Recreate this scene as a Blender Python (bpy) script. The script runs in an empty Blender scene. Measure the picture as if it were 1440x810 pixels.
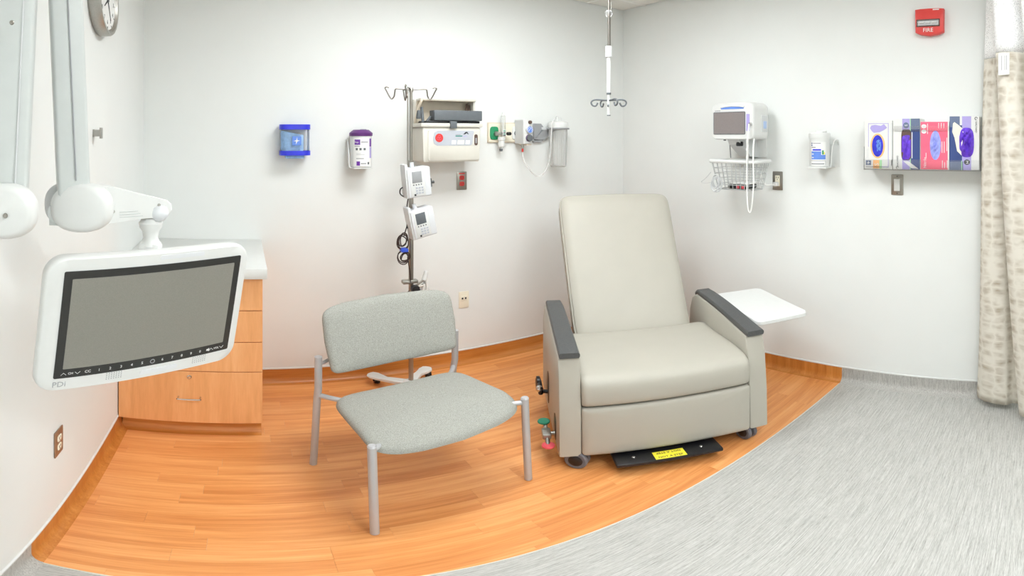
import bpy, bmesh, math, random
from mathutils import Vector, Matrix, Euler

random.seed(7)
PI = math.pi
sc = bpy.context.scene
COL = sc.collection

# ------------------------------------------------------------------ camera
# The photograph is a stitched wide panorama: spherical projection, 713.8 px per radian.
F, HX, HY, CAMH = 713.8, 338.9, 191.5, 1.55
cam_data = bpy.data.cameras.new('camera')
cam = bpy.data.objects.new('camera', cam_data)
COL.objects.link(cam)
cam.location = (0, 0, CAMH)
cam.rotation_euler = (PI / 2, 0, -(720 - HX) / F)
cam_data.type = 'PANO'
for holder in (cam_data, getattr(cam_data, 'cycles', None)):
    if holder is None:
        continue
    for k, v in (('panorama_type', 'EQUIRECTANGULAR'), ('longitude_min', -720 / F), ('longitude_max', 720 / F),
                 ('latitude_min', -(810 - HY) / F), ('latitude_max', HY / F)):
        try:
            setattr(holder, k, v)
        except Exception:
            pass
sc.camera = cam

# ------------------------------------------------------------------ world, view
world = bpy.data.worlds.new('world')
sc.world = world
world.use_nodes = True
world.node_tree.nodes['Background'].inputs[0].default_value = (0.9, 0.93, 1, 1)
world.node_tree.nodes['Background'].inputs[1].default_value = 0.3
sc.view_settings.view_transform = 'Standard'
sc.view_settings.look = 'None'
sc.view_settings.gamma = 1.0
sc.view_settings.use_curve_mapping = False
sc.view_settings.exposure = 0.0
LIGHT = 18.5          # radiance of the ceiling troffers' diffusers
try:
    sc.cycles.max_bounces = 10
    sc.cycles.diffuse_bounces = 6
    sc.cycles.transparent_max_bounces = 16
except Exception:
    pass

# room, metres
XL, XR, YB, YF, ZC = -0.568, 2.745, 2.93, -1.9, 2.56


# ------------------------------------------------------------------ materials
def lin(c):
    if isinstance(c, str):
        c = tuple(int(c[i:i + 2], 16) / 255 for i in (0, 2, 4))
    return tuple((x / 12.92 if x <= 0.04045 else ((x + 0.055) / 1.055) ** 2.4) for x in c)


def nodes(m):
    m.use_nodes = True
    nt = m.node_tree
    return nt, nt.nodes['Principled BSDF']


def mat(name, col, rough=0.5, metal=0.0, var=0.04, scale=30.0, bump=0.0, bscale=None, spec=0.5, emit=0.0, coat=0.0):
    m = bpy.data.materials.new(name)
    nt, b = nodes(m)
    c = lin(col)
    b.inputs['Roughness'].default_value = rough
    b.inputs['Metallic'].default_value = metal
    b.inputs['Specular IOR Level'].default_value = spec
    b.inputs['Coat Weight'].default_value = coat
    tc = nt.nodes.new('ShaderNodeTexCoord')
    n = nt.nodes.new('ShaderNodeTexNoise')
    n.inputs['Scale'].default_value = scale
    n.inputs['Detail'].default_value = 3
    nt.links.new(tc.outputs['Object'], n.inputs['Vector'])
    r = nt.nodes.new('ShaderNodeValToRGB')
    r.color_ramp.elements[0].position = 0.3
    r.color_ramp.elements[1].position = 0.7
    r.color_ramp.elements[0].color = tuple(x * (1 - var) for x in c) + (1,)
    r.color_ramp.elements[1].color = tuple(min(1, x * (1 + var)) for x in c) + (1,)
    nt.links.new(n.outputs['Fac'], r.inputs['Fac'])
    nt.links.new(r.outputs['Color'], b.inputs['Base Color'])
    if bump:
        n2 = nt.nodes.new('ShaderNodeTexNoise')
        n2.inputs['Scale'].default_value = bscale or scale
        n2.inputs['Detail'].default_value = 4
        nt.links.new(tc.outputs['Object'], n2.inputs['Vector'])
        bp = nt.nodes.new('ShaderNodeBump')
        bp.inputs['Strength'].default_value = bump
        bp.inputs['Distance'].default_value = 0.002
        nt.links.new(n2.outputs['Fac'], bp.inputs['Height'])
        nt.links.new(bp.outputs['Normal'], b.inputs['Normal'])
    if emit:
        b.inputs['Emission Color'].default_value = (0.94, 0.98, 1.0, 1)
        b.inputs['Emission Strength'].default_value = emit
    return m


def grain(name, cols, stretch, rough=0.4, rnd=0.5, scale=1.0, fine=0.35, bump=0.05, spec=0.5):
    """streaky material: noise stretched along one axis; every object takes its own offset and tone"""
    m = bpy.data.materials.new(name)
    nt, b = nodes(m)
    N, L = nt.nodes.new, nt.links.new
    tc = N('ShaderNodeTexCoord')
    oi = N('ShaderNodeObjectInfo')
    mp = N('ShaderNodeMapping')
    mp.inputs['Scale'].default_value = stretch
    L(tc.outputs['Object'], mp.inputs['Vector'])
    off = N('ShaderNodeMath'); off.operation = 'MULTIPLY'; off.inputs[1].default_value = 37.0 if rnd else 0.0
    L(oi.outputs['Random'], off.inputs[0])
    cb = N('ShaderNodeCombineXYZ')
    for i in range(3):
        L(off.outputs[0], cb.inputs[i])
    L(cb.outputs[0], mp.inputs['Location'])
    n1 = N('ShaderNodeTexNoise'); n1.inputs['Scale'].default_value = scale; n1.inputs['Detail'].default_value = 5
    n1.inputs['Roughness'].default_value = 0.6; n1.inputs['Distortion'].default_value = 0.4
    n2 = N('ShaderNodeTexNoise'); n2.inputs['Scale'].default_value = scale * 6; n2.inputs['Detail'].default_value = 3
    L(mp.outputs[0], n1.inputs['Vector']); L(mp.outputs[0], n2.inputs['Vector'])
    mx = N('ShaderNodeMath'); mx.operation = 'MULTIPLY_ADD'; mx.inputs[1].default_value = fine
    sub = N('ShaderNodeMath'); sub.operation = 'SUBTRACT'; sub.inputs[1].default_value = 0.5
    L(n2.outputs['Fac'], sub.inputs[0]); L(sub.outputs[0], mx.inputs[0]); L(n1.outputs['Fac'], mx.inputs[2])
    r2 = N('ShaderNodeMath'); r2.operation = 'MULTIPLY_ADD'; r2.inputs[1].default_value = rnd * 0.4
    sb2 = N('ShaderNodeMath'); sb2.operation = 'SUBTRACT'; sb2.inputs[1].default_value = 0.5
    L(oi.outputs['Random'], sb2.inputs[0]); L(sb2.outputs[0], r2.inputs[0]); L(mx.outputs[0], r2.inputs[2])
    cr = N('ShaderNodeValToRGB')
    e = cr.color_ramp.elements
    e[0].position, e[1].position = 0.25, 0.75
    e[0].color = lin(cols[0]) + (1,); e[1].color = lin(cols[-1]) + (1,)
    if len(cols) == 3:
        k = e.new(0.5); k.color = lin(cols[1]) + (1,)
    L(r2.outputs[0], cr.inputs['Fac'])
    L(cr.outputs['Color'], b.inputs['Base Color'])
    b.inputs['Roughness'].default_value = rough
    b.inputs['Specular IOR Level'].default_value = spec
    if bump:
        bp = N('ShaderNodeBump'); bp.inputs['Strength'].default_value = bump; bp.inputs['Distance'].default_value = 0.001
        L(mx.outputs[0], bp.inputs['Height']); L(bp.outputs['Normal'], b.inputs['Normal'])
    return m


def clear(name, tint=(0.96, 0.97, 0.97), haze=0.1, rough=0.05):
    m = bpy.data.materials.new(name)
    m.use_nodes = True
    nt = m.node_tree
    N, L = nt.nodes.new, nt.links.new
    b = nt.nodes['Principled BSDF']
    b.inputs['Base Color'].default_value = (0.9, 0.9, 0.9, 1)
    b.inputs['Roughness'].default_value = rough
    tr = N('ShaderNodeBsdfTransparent'); tr.inputs[0].default_value = tint + (1,)
    fr = N('ShaderNodeFresnel'); fr.inputs[0].default_value = 1.35
    ad = N('ShaderNodeMath'); ad.operation = 'ADD'; ad.inputs[1].default_value = haze; ad.use_clamp = True
    mx = N('ShaderNodeMixShader')
    L(fr.outputs[0], ad.inputs[0]); L(ad.outputs[0], mx.inputs[0])
    L(tr.outputs[0], mx.inputs[1]); L(b.outputs[0], mx.inputs[2])
    L(mx.outputs[0], nt.nodes['Material Output'].inputs[0])
    return m


def fabric_pattern(name):
    """watercolour blocks: soft rows of taupe blots on cream"""
    m = bpy.data.materials.new(name)
    nt, b = nodes(m)
    N, L = nt.nodes.new, nt.links.new
    tc = N('ShaderNodeTexCoord')
    n0 = N('ShaderNodeTexNoise'); n0.inputs['Scale'].default_value = 14; n0.inputs['Detail'].default_value = 3
    L(tc.outputs['UV'], n0.inputs['Vector'])
    va = N('ShaderNodeVectorMath'); va.operation = 'MULTIPLY_ADD'
    va.inputs[1].default_value = (0.075, 0.045, 0)
    L(n0.outputs['Color'], va.inputs[0]); L(tc.outputs['UV'], va.inputs[2])
    sep = N('ShaderNodeSeparateXYZ'); L(va.outputs[0], sep.inputs[0])

    def wave(src, freq, power):
        a = N('ShaderNodeMath'); a.operation = 'MULTIPLY'; a.inputs[1].default_value = freq; L(src, a.inputs[0])
        c = N('ShaderNodeMath'); c.operation = 'SINE'; L(a.outputs[0], c.inputs[0])
        d = N('ShaderNodeMath'); d.operation = 'ABSOLUTE'; L(c.outputs[0], d.inputs[0])
        e = N('ShaderNodeMath'); e.operation = 'POWER'; e.inputs[1].default_value = power; L(d.outputs[0], e.inputs[0])
        return e.outputs[0]
    wx = wave(sep.outputs[0], PI / 0.066, 0.8)
    wy = wave(sep.outputs[1], PI / 0.052, 0.75)
    pr = N('ShaderNodeMath'); pr.operation = 'MULTIPLY'; L(wx, pr.inputs[0]); L(wy, pr.inputs[1])
    mp2 = N('ShaderNodeMapping'); mp2.inputs['Scale'].default_value = (9, 13, 1)
    L(tc.outputs['UV'], mp2.inputs['Vector'])
    n1 = N('ShaderNodeTexNoise'); n1.inputs['Scale'].default_value = 1.3; n1.inputs['Detail'].default_value = 2
    L(mp2.outputs[0], n1.inputs['Vector'])
    r1 = N('ShaderNodeMapRange'); r1.inputs[1].default_value = 0.36; r1.inputs[2].default_value = 0.62
    L(n1.outputs['Fac'], r1.inputs[0])
    mp3 = N('ShaderNodeMapping'); mp3.inputs['Scale'].default_value = (5, 70, 1)
    L(tc.outputs['UV'], mp3.inputs['Vector'])
    n2 = N('ShaderNodeTexNoise'); n2.inputs['Scale'].default_value = 1.2; n2.inputs['Detail'].default_value = 4
    L(mp3.outputs[0], n2.inputs['Vector'])
    r2 = N('ShaderNodeMapRange'); r2.inputs[1].default_value = 0.3; r2.inputs[2].default_value = 0.7
    r2.inputs[3].default_value = 0.55; r2.inputs[4].default_value = 1.0
    L(n2.outputs['Fac'], r2.inputs[0])
    p2 = N('ShaderNodeMath'); p2.operation = 'MULTIPLY'; L(pr.outputs[0], p2.inputs[0]); L(r1.outputs[0], p2.inputs[1])
    p3 = N('ShaderNodeMath'); p3.operation = 'MULTIPLY'; L(p2.outputs[0], p3.inputs[0]); L(r2.outputs[0], p3.inputs[1])
    mx = N('ShaderNodeMix'); mx.data_type = 'RGBA'
    L(p3.outputs[0], mx.inputs[0])
    mx.inputs[6].default_value = lin('ddd8cd') + (1,)
    mx.inputs[7].default_value = lin('a69985') + (1,)
    L(mx.outputs[2], b.inputs['Base Color'])
    b.inputs['Roughness'].default_value = 0.9
    b.inputs['Specular IOR Level'].default_value = 0.1
    return m


def mesh_net(name):
    m = clear(name, (1, 1, 1), 0.75, 0.9)
    nt = m.node_tree
    N, L = nt.nodes.new, nt.links.new
    tc = N('ShaderNodeTexCoord')
    v = N('ShaderNodeTexVoronoi'); v.inputs['Scale'].default_value = 190
    L(tc.outputs['UV'], v.inputs['Vector'])
    cr = N('ShaderNodeMapRange'); cr.inputs[1].default_value = 0.2; cr.inputs[2].default_value = 0.4
    cr.inputs[3].default_value = 0.5; cr.inputs[4].default_value = 1.0
    L(v.outputs['Distance'], cr.inputs[0])
    for n in nt.nodes:
        if n.type == 'MIX_SHADER':
            L(cr.outputs[0], n.inputs[0])
    return m


M = dict(
    wall=mat('painted wall', 'e4e6e4', 0.85, var=0.008, scale=6, bump=0.03, bscale=350, spec=0.2),
    tile=mat('acoustic ceiling tile', 'e9e8e3', 0.95, var=0.05, scale=160, bump=0.25, bscale=220, spec=0.1),
    grid=mat('white painted grid', 'f2f2ee', 0.5),
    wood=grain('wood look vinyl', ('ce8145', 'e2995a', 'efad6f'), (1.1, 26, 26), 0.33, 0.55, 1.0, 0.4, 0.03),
    wood_v_shaded=grain('shade-darkened wood look cove vinyl upright grain', ('b26a29', 'c47c37', 'd38f49'), (24, 24, 1.2), 0.35, 0.0, 1.0, 0.45, 0.03),  # same vinyl as the planks; shade on the upright cove is painted in
    wood_h_shaded=grain('shade-darkened wood look cove vinyl level grain', ('b26a29', 'c47c37', 'd38f49'), (1.2, 24, 24), 0.35, 0.0, 1.0, 0.45, 0.03),  # plank vinyl again, darkened in colour for the shade on cove and toe kick
    vinyl=grain('grey streaked vinyl', ('8f8d88', 'b1b0ab', 'c8c7c3'), (4.5, 150, 150), 0.55, 0.0, 1.6, 0.9, 0.06),
    vinyl_v=grain('grey streaked cove vinyl', ('8f8c88', 'aeaca7', 'c2c0bc'), (110, 110, 9), 0.55, 0.0, 1.6, 0.9, 0.06),
    cabinet=grain('maple laminate', ('e0a066', 'eaab72', 'f1b981'), (26, 26, 2.2), 0.4, 0.35, 1.0, 0.35, 0.0),
    counter=mat('white laminate', 'd4d5d2', 0.35, var=0.01),
    white=mat('white plastic', 'd9dad8', 0.38, var=0.01),
    white2=mat('cool white plastic', 'd8dadd', 0.35, var=0.01),
    armgrey=mat('pale grey painted metal', 'c4c8c6', 0.35, var=0.015),
    cream=mat('cream plastic', 'd2cfc5', 0.42, var=0.012),
    beige=mat('beige plastic', 'd9cdb9', 0.5, var=0.02),
    ivory=mat('ivory plastic', 'ece6d2', 0.4, var=0.01),
    black=mat('black plastic', '17171a', 0.35, var=0.1),
    softblack=mat('black polyurethane', '4c4d4d', 0.42, var=0.12, scale=120, bump=0.15, bscale=300),
    rubber=mat('dark grey rubber', '6a6a70', 0.7, var=0.1),
    grey=mat('mid grey plastic', '9a9c9e', 0.5, var=0.03),
    dgrey=mat('slate grey plastic', '5f6468', 0.5, var=0.05),
    lgrey=mat('light grey plastic', 'cfd1d2', 0.5, var=0.02),
    steel=mat('stainless steel', 'a39e96', 0.3, 1.0, 0.03),
    brushed=mat('brushed steel', 'b3b1ab', 0.42, 1.0, 0.06, 200),
    chrome=mat('chrome', 'd8d8d8', 0.12, 1.0, 0.01),
    silver=mat('silver painted tube', 'b9b9bb', 0.38, 0.25, 0.02),
    vinylskin=mat('taupe upholstery vinyl', 'b0aca1', 0.5, var=0.015, scale=8, bump=0.08, bscale=420, spec=0.35),
    tweed=mat('grey woven upholstery', '9f9f98', 0.95, var=0.3, scale=420, bump=0.35, bscale=520, spec=0.1),
    screen=mat('grey unlit screen', '84827a', 0.45, var=0.1, scale=700, spec=0.4),
    screen2=mat('dim monitor screen', '827a79', 0.35, var=0.06, scale=300, spec=0.4),
    glassblack=mat('black glossy bezel', '2b2b29', 0.2, var=0.05),
    bronze=mat('bronze brown plate', 'a08066', 0.4, 0.5, 0.05),
    red=mat('red plastic', 'd23a35', 0.4, var=0.03),
    firered=mat('fire alarm red', 'd8433f', 0.4, var=0.02),
    green=mat('green plastic', '1d8c5c', 0.45, var=0.05),
    pedalred=mat('red pedal', 'd9505a', 0.45, var=0.03),
    pedalgreen=mat('green pedal', '2d8f70', 0.45, var=0.03),
    blue=mat('royal blue plastic', '2b33cf', 0.3, var=0.1),
    lblue=mat('pale blue tissue', '9fc4ec', 0.75, var=0.12, scale=60, bump=0.3, bscale=90),
    midblue=mat('sky blue print', '5f86d6', 0.5),
    navy=mat('navy print', '33477f', 0.5, var=0.04),
    slate=mat('slate print', '66738f', 0.5, var=0.04),
    purple=mat('purple plastic', '5c2a70', 0.4, var=0.08),
    printpurple=mat('purple print', '6a2f9c', 0.5),
    lilac=mat('lilac print', 'a99fd6', 0.55, var=0.03),
    violet=mat('violet nitrile', '6238c4', 0.55, var=0.25, scale=40, bump=0.6, bscale=60),
    peri=mat('periwinkle nitrile', '9aa3ea', 0.55, var=0.12, scale=40, bump=0.6, bscale=60),
    deepblue=mat('deep blue nitrile', '2a2fc0', 0.5, var=0.25, scale=40, bump=0.5, bscale=60),
    pink=mat('coral pink card', 'ee6480', 0.55, var=0.03),
    orange=mat('apricot print', 'f6bc78', 0.55),
    mint=mat('mint print', 'a8dca8', 0.55),
    card=mat('white card', 'dededb', 0.6, var=0.01),
    paper=mat('white paper', 'e6e6e4', 0.8, var=0.01),
    ink=mat('dark ink', '2c2c30', 0.6),
    greyink=mat('grey ink', '8c8c90', 0.6),
    paleink=mat('pale grey print', 'b4b8c0', 0.6),
    tealink=mat('teal ink', '1d7f74', 0.6),
    yellow=mat('yellow label', 'f0e23c', 0.5),
    palecream=mat('pale cream print', 'f4f0d8', 0.6),
    brown=mat('brown plastic and shadowed card', '5e4a42', 0.8),  # plain brown plastic, and painted shade inside a glove box opening
    cable=mat('dark brown cable', '3a2a28', 0.5),
    wcable=mat('white cable', 'eeeeea', 0.45),
    bluetape=mat('blue tie', '3357d6', 0.5),
    acrylic=clear('clear acrylic', (1.0, 1.0, 1.0), 0.02),
    frost=clear('clear ribbed canister plastic', (0.995, 0.995, 0.99), 0.1, 0.25),
    tubing=clear('translucent tubing', (0.95, 0.95, 0.93), 0.45, 0.3),
    curtain=fabric_pattern('blotched curtain fabric'),
    net=mesh_net('white curtain net'),
    wire=mat('pale grey coated wire', 'b4b6b6', 0.45, var=0.02),
    paleblue=mat('pale blue plastic', 'a9bfe0', 0.45, var=0.02),
    hookmetal=mat('dull hook steel', '85807a', 0.35, 1.0, 0.04),
    lamp=mat('lit diffuser', 'ffffff', 0.6, var=0.0, emit=LIGHT),
)


# ------------------------------------------------------------------ geometry helpers
def link(name, me, m, parent=None, smooth=35, kind=None):
    o = bpy.data.objects.new(name, me)
    if m is not None and not me.materials:
        me.materials.append(M[m] if isinstance(m, str) else m)
    COL.objects.link(o)
    if parent is not None:
        o.parent = parent
    if kind:
        o['kind'] = kind
    return o


def obj(name, bm, m, parent=None, smooth=35, kind=None):
    bmesh.ops.recalc_face_normals(bm, faces=bm.faces[:])
    me = bpy.data.meshes.new(name)
    bm.to_mesh(me)
    bm.free()
    if smooth:
        me.shade_smooth()
        me.set_sharp_from_angle(angle=math.radians(smooth))
    return link(name, me, m, parent, kind=kind)


def thing(name, label, cat, loc=(0, 0, 0), rotz=0.0, group=None):
    o = bpy.data.objects.new(name, None)
    o.empty_display_size = 0.05
    COL.objects.link(o)
    o.location = loc
    o.rotation_euler = (0, 0, rotz)
    o['label'] = label
    o['category'] = cat
    if group:
        o['group'] = group
    return o


def tag(o, label, cat, group=None):
    o['label'] = label
    o['category'] = cat
    if group:
        o['group'] = group
    return o


def box(x0, x1, y0, y1, z0, z1, r=0.0, seg=2, bm=None):
    b = bmesh.new()
    bmesh.ops.create_cube(b, size=1)
    bmesh.ops.transform(b, matrix=Matrix.Translation(((x0 + x1) / 2, (y0 + y1) / 2, (z0 + z1) / 2)) @
                        Matrix.Diagonal((abs(x1 - x0), abs(y1 - y0), abs(z1 - z0), 1)), verts=b.verts)
    if r > 0:
        r = min(r, 0.49 * min(abs(x1 - x0), abs(y1 - y0), abs(z1 - z0)))
        bmesh.ops.bevel(b, geom=b.edges[:], offset=r, segments=seg, profile=0.5, affect='EDGES')
    if bm is None:
        return b
    me = bpy.data.meshes.new('tmp'); b.to_mesh(me); b.free()
    bm.from_mesh(me); bpy.data.meshes.remove(me)
    return bm


def merge(*bms):
    out = bmesh.new()
    for b in bms:
        me = bpy.data.meshes.new('tmp'); b.to_mesh(me); b.free()
        out.from_mesh(me); bpy.data.meshes.remove(me)
    return out


def xf(bm, mtx):
    bmesh.ops.transform(bm, matrix=mtx, verts=bm.verts[:])
    return bm


def frame(d):
    d = Vector(d).normalized()
    a = Vector((0, 0, 1)) if abs(d.z) < 0.9 else Vector((1, 0, 0))
    u = d.cross(a).normalized()
    return u, d.cross(u).normalized()


def rings(loops, closed_ends=True, loop_closed=False):
    bm = bmesh.new()
    vs = [[bm.verts.new(p) for p in lp] for lp in loops]
    n = len(vs[0])
    k = len(vs)
    for i in range(k if loop_closed else k - 1):
        a, b = vs[i], vs[(i + 1) % k]
        for j in range(n):
            bm.faces.new((a[j], a[(j + 1) % n], b[(j + 1) % n], b[j]))
    if closed_ends and not loop_closed:
        bm.faces.new(vs[0][::-1])
        bm.faces.new(vs[-1])
    return bm


def cyl(p0, p1, r0, r1=None, n=20, bev=0.0):
    p0, p1 = Vector(p0), Vector(p1)
    r1 = r0 if r1 is None else r1
    u, v = frame(p1 - p0)
    d = (p1 - p0).normalized()
    st = []
    if bev:
        st = [(p0, r0 - bev), (p0 + d * bev, r0), (p1 - d * bev, r1), (p1, r1 - bev)]
    else:
        st = [(p0, r0), (p1, r1)]
    return rings([[p + (u * math.cos(t) + v * math.sin(t)) * r for t in [2 * PI * j / n for j in range(n)]] for p, r in st])


def smoothpath(pts, k=6, closed=False):
    P = [Vector(p) for p in pts]
    out = []
    n = len(P)
    for i in range(n if closed else n - 1):
        p0 = P[(i - 1) % n] if closed or i > 0 else P[0]
        p1, p2 = P[i], P[(i + 1) % n]
        p3 = P[(i + 2) % n] if closed or i + 2 < n else P[-1]
        for j in range(k):
            t = j / k
            out.append(0.5 * ((2 * p1) + (p2 - p0) * t + (2 * p0 - 5 * p1 + 4 * p2 - p3) * t * t + (3 * p1 - p0 - 3 * p2 + p3) * t ** 3))
    if not closed:
        out.append(P[-1])
    return out


def tube(pts, r, n=8, closed=False):
    P = [Vector(p) for p in pts]
    k = len(P)
    loops = []
    d0 = (P[1] - P[0]).normalized()
    u, v = frame(d0)
    for i in range(k):
        a = P[(i - 1) % k] if closed or i > 0 else P[i]
        b = P[(i + 1) % k] if closed or i < k - 1 else P[i]
        d = (b - a).normalized()
        u = (u - d * u.dot(d))
        u = u.normalized() if u.length > 1e-6 else frame(d)[0]
        v = d.cross(u)
        rr = r[i] if isinstance(r, (list, tuple)) else r
        loops.append([P[i] + (u * math.cos(2 * PI * j / n) + v * math.sin(2 * PI * j / n)) * rr for j in range(n)])
    return rings(loops, True, closed)


def lathe(prof, c=(0, 0, 0), n=28, axis='z'):
    """prof: [(r, h)] bottom to top around an axis through c"""
    loops = []
    for r, h in prof:
        lp = []
        for j in range(n):
            a = 2 * PI * j / n
            p = (r * math.cos(a), r * math.sin(a), h)
            if axis == 'y':
                p = (p[0], p[2], p[1])
            elif axis == 'x':
                p = (p[2], p[0], p[1])
            lp.append(Vector(p) + Vector(c))
        loops.append(lp)
    return rings(loops)


def rrect(w, h, r, n=5, cx=0.0, cy=0.0):
    r = min(r, w / 2 - 1e-5, h / 2 - 1e-5)
    out = []
    for sx, sy, a0 in ((1, 1, 0), (-1, 1, PI / 2), (-1, -1, PI), (1, -1, 1.5 * PI)):
        for i in range(n + 1):
            a = a0 + PI / 2 * i / n
            out.append((cx + sx * (w / 2 - r) + r * math.cos(a), cy + sy * (h / 2 - r) + r * math.sin(a)))
    return out


def pad(outline, profile, fn, centre=None):
    """outline: convex 2-D loop; profile: [(scale or inset, height)]; fn maps (u, v, h) to 3-D"""
    cx = centre[0] if centre else sum(p[0] for p in outline) / len(outline)
    cy = centre[1] if centre else sum(p[1] for p in outline) / len(outline)
    loops = []
    for s, h in profile:
        if s <= 0:
            s = 0.002
        loops.append([Vector(fn(cx + (p[0] - cx) * s, cy + (p[1] - cy) * s, h)) for p in outline])
    return rings(loops)


def prism(outline, y0, y1, r=0.0):
    """outline in x-z, extruded between y0 (front) and y1 (back)"""
    if r <= 0:
        return rings([[Vector((x, y0, z)) for x, z in outline], [Vector((x, y1, z)) for x, z in outline]])
    cx = sum(p[0] for p in outline) / len(outline); cz = sum(p[1] for p in outline) / len(outline)
    rad = max(1e-6, sum(math.hypot(p[0] - cx, p[1] - cz) for p in outline) / len(outline))
    s = 1 - r / rad
    lp = []
    for sc_, y in ((s, y0), (1 - (1 - s) * 0.3, y0 + r * 0.3), (1, y0 + r), (1, y1 - r), (s, y1)):
        lp.append([Vector((cx + (x - cx) * sc_, y, cz + (z - cz) * sc_)) for x, z in outline])
    return rings(lp)


def text(name, body, size, loc, m, parent, spin=0.0, ext=0.0003, align='CENTER', squash=1.0):
    cu = bpy.data.curves.new(name, 'FONT')
    cu.body = body
    cu.size = size
    cu.extrude = ext
    cu.align_x = align
    cu.align_y = 'CENTER'
    cu.resolution_u = 2
    tmp = bpy.data.objects.new(name, cu)
    COL.objects.link(tmp)
    dg = bpy.context.evaluated_depsgraph_get()
    dg.update()
    me = bpy.data.meshes.new_from_object(tmp.evaluated_get(dg))
    bpy.data.objects.remove(tmp)
    me.materials.clear()
    me.transform(Matrix.Translation(loc) @ Matrix.Rotation(spin, 4, 'Y') @ Matrix.Rotation(PI / 2, 4, 'X') @ Matrix.Diagonal((squash, 1, 1, 1)))
    me.name = name
    return link(name, me, m, parent)


def ellipse(w, h, n=28, cx=0.0, cz=0.0, p=2.0):
    out = []
    for j in range(n):
        a = 2 * PI * j / n
        c, s = math.cos(a), math.sin(a)
        out.append((cx + w / 2 * math.copysign(abs(c) ** (2 / p), c), cz + h / 2 * math.copysign(abs(s) ** (2 / p), s)))
    return out


def struct(name, bm, m, label=None, parent=None, smooth=35):
    o = obj(name, bm, m, parent, smooth)
    if parent is None:
        o['kind'] = 'structure'
        if label:
            o['label'] = label
    return o


def structempty(name, label):
    o = bpy.data.objects.new(name, None)
    COL.objects.link(o)
    o['kind'] = 'structure'
    o['label'] = label
    return o


# ------------------------------------------------------------------ the room
T = 0.1
struct('wall_left', box(XL - T, XL, YF - T, YB + T, 0, ZC + 0.06), 'wall', 'white painted wall behind the television arm and the clock')
struct('wall_back', box(XL, XR, YB, YB + T, 0, ZC + 0.06), 'wall', 'white painted wall with the sharps box and wipe dispensers')
struct('wall_right', box(XR, XR + T, YF - T, YB + T, 0, ZC + 0.06), 'wall', 'white painted wall with the monitor, glove boxes and fire alarm')
struct('wall_front', box(XL, XR, YF - T, YF, 0, ZC + 0.06), 'wall', 'white painted wall behind the viewer')
floor = struct('floor', box(XL - T, XR + T, YF - T, YB + T, -0.06, 0.0), 'vinyl', 'pale grey streaked vinyl floor with a wood-look area along the walls')

# wood-look planks, clipped to the wood area (left, right and back coves, and the seam with the grey vinyl)
SA, SD = 0.0509, 1.2545
CV = 0.036


def clip(poly, nx, ny, d):
    out = []
    for i in range(len(poly)):
        a, b = poly[i], poly[(i + 1) % len(poly)]
        da, db = nx * a[0] + ny * a[1] - d, nx * b[0] + ny * b[1] - d
        if da >= 0:
            out.append(a)
        if da * db < 0:
            t = da / (da - db)
            out.append((a[0] + (b[0] - a[0]) * t, a[1] + (b[1] - a[1]) * t))
    return out


PW, GAP = 0.072, 0.00025
row = 0
y = YB - CV
while y > 1.08:
    x = XL + CV - random.uniform(0.0, 0.6)
    while x < XR - CV:
        ln = random.uniform(0.42, 0.82)
        q = [(x + GAP, y - PW + GAP), (x + ln - GAP, y - PW + GAP), (x + ln - GAP, y - GAP), (x + GAP, y - GAP)]
        for a in ((1, 0, XL + CV), (-1, 0, -(XR - CV)), (math.sin(SA), math.cos(SA), SD)):
            q = clip(q, *a) if len(q) > 2 else []
        if len(q) > 2 and not (x + ln < 0.09 and y - PW > 2.40):
            ar = 0.5 * abs(sum(q[i][0] * q[(i + 1) % len(q)][1] - q[(i + 1) % len(q)][0] * q[i][1] for i in range(len(q))))
            if ar > 1e-4:
                bm = rings([[Vector((px, py, 0.0)) for px, py in q], [Vector((px, py, 0.0025)) for px, py in q]])
                obj('plank', bm, 'wood', floor, 0)
        x += ln
    y -= PW
    row += 1
# pale welded seam along the edge of the wood area
sx0, sx1 = XL + 0.03, XR - 0.03
sy = lambda x: (SD - x * math.sin(SA)) / math.cos(SA)
obj('seam_strip', rings([[Vector((sx0, sy(sx0) - 0.004, z)), Vector((sx1, sy(sx1) - 0.004, z)), Vector((sx1, sy(sx1) + 0.0005, z)), Vector((sx0, sy(sx0) + 0.0005, z))] for z in (0.0, 0.0026)]), 'cream', floor, 0)


def cove(name, a, b, outward, m, label):
    """flooring curved up the wall: a to b along the wall foot, outward = unit vector into the room"""
    a, b, o = Vector(a), Vector(b), Vector(outward)
    prof = [(0.0, 0.1), (0.005, 0.1), (0.005, 0.045)]
    for i in range(1, 8):
        t = PI / 2 * i / 7
        prof.append((0.005 + 0.036 * (1 - math.cos(t)), 0.045 - 0.042 * math.sin(t)))
    prof.append((0.045, 0.0)); prof.append((0.0, 0.0))
    ob = struct(name, rings([[p + o * d + Vector((0, 0, z)) for d, z in prof] for p in (a, b)]), m, label)
    bead = [(0.0, 0.1), (0.0065, 0.1), (0.0065, 0.107), (0.0, 0.109)]
    obj('sealant_bead', rings([[p + o * d + Vector((0, 0, z)) for d, z in bead] for p in (a, b)]), 'white', ob)
    return ob


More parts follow.
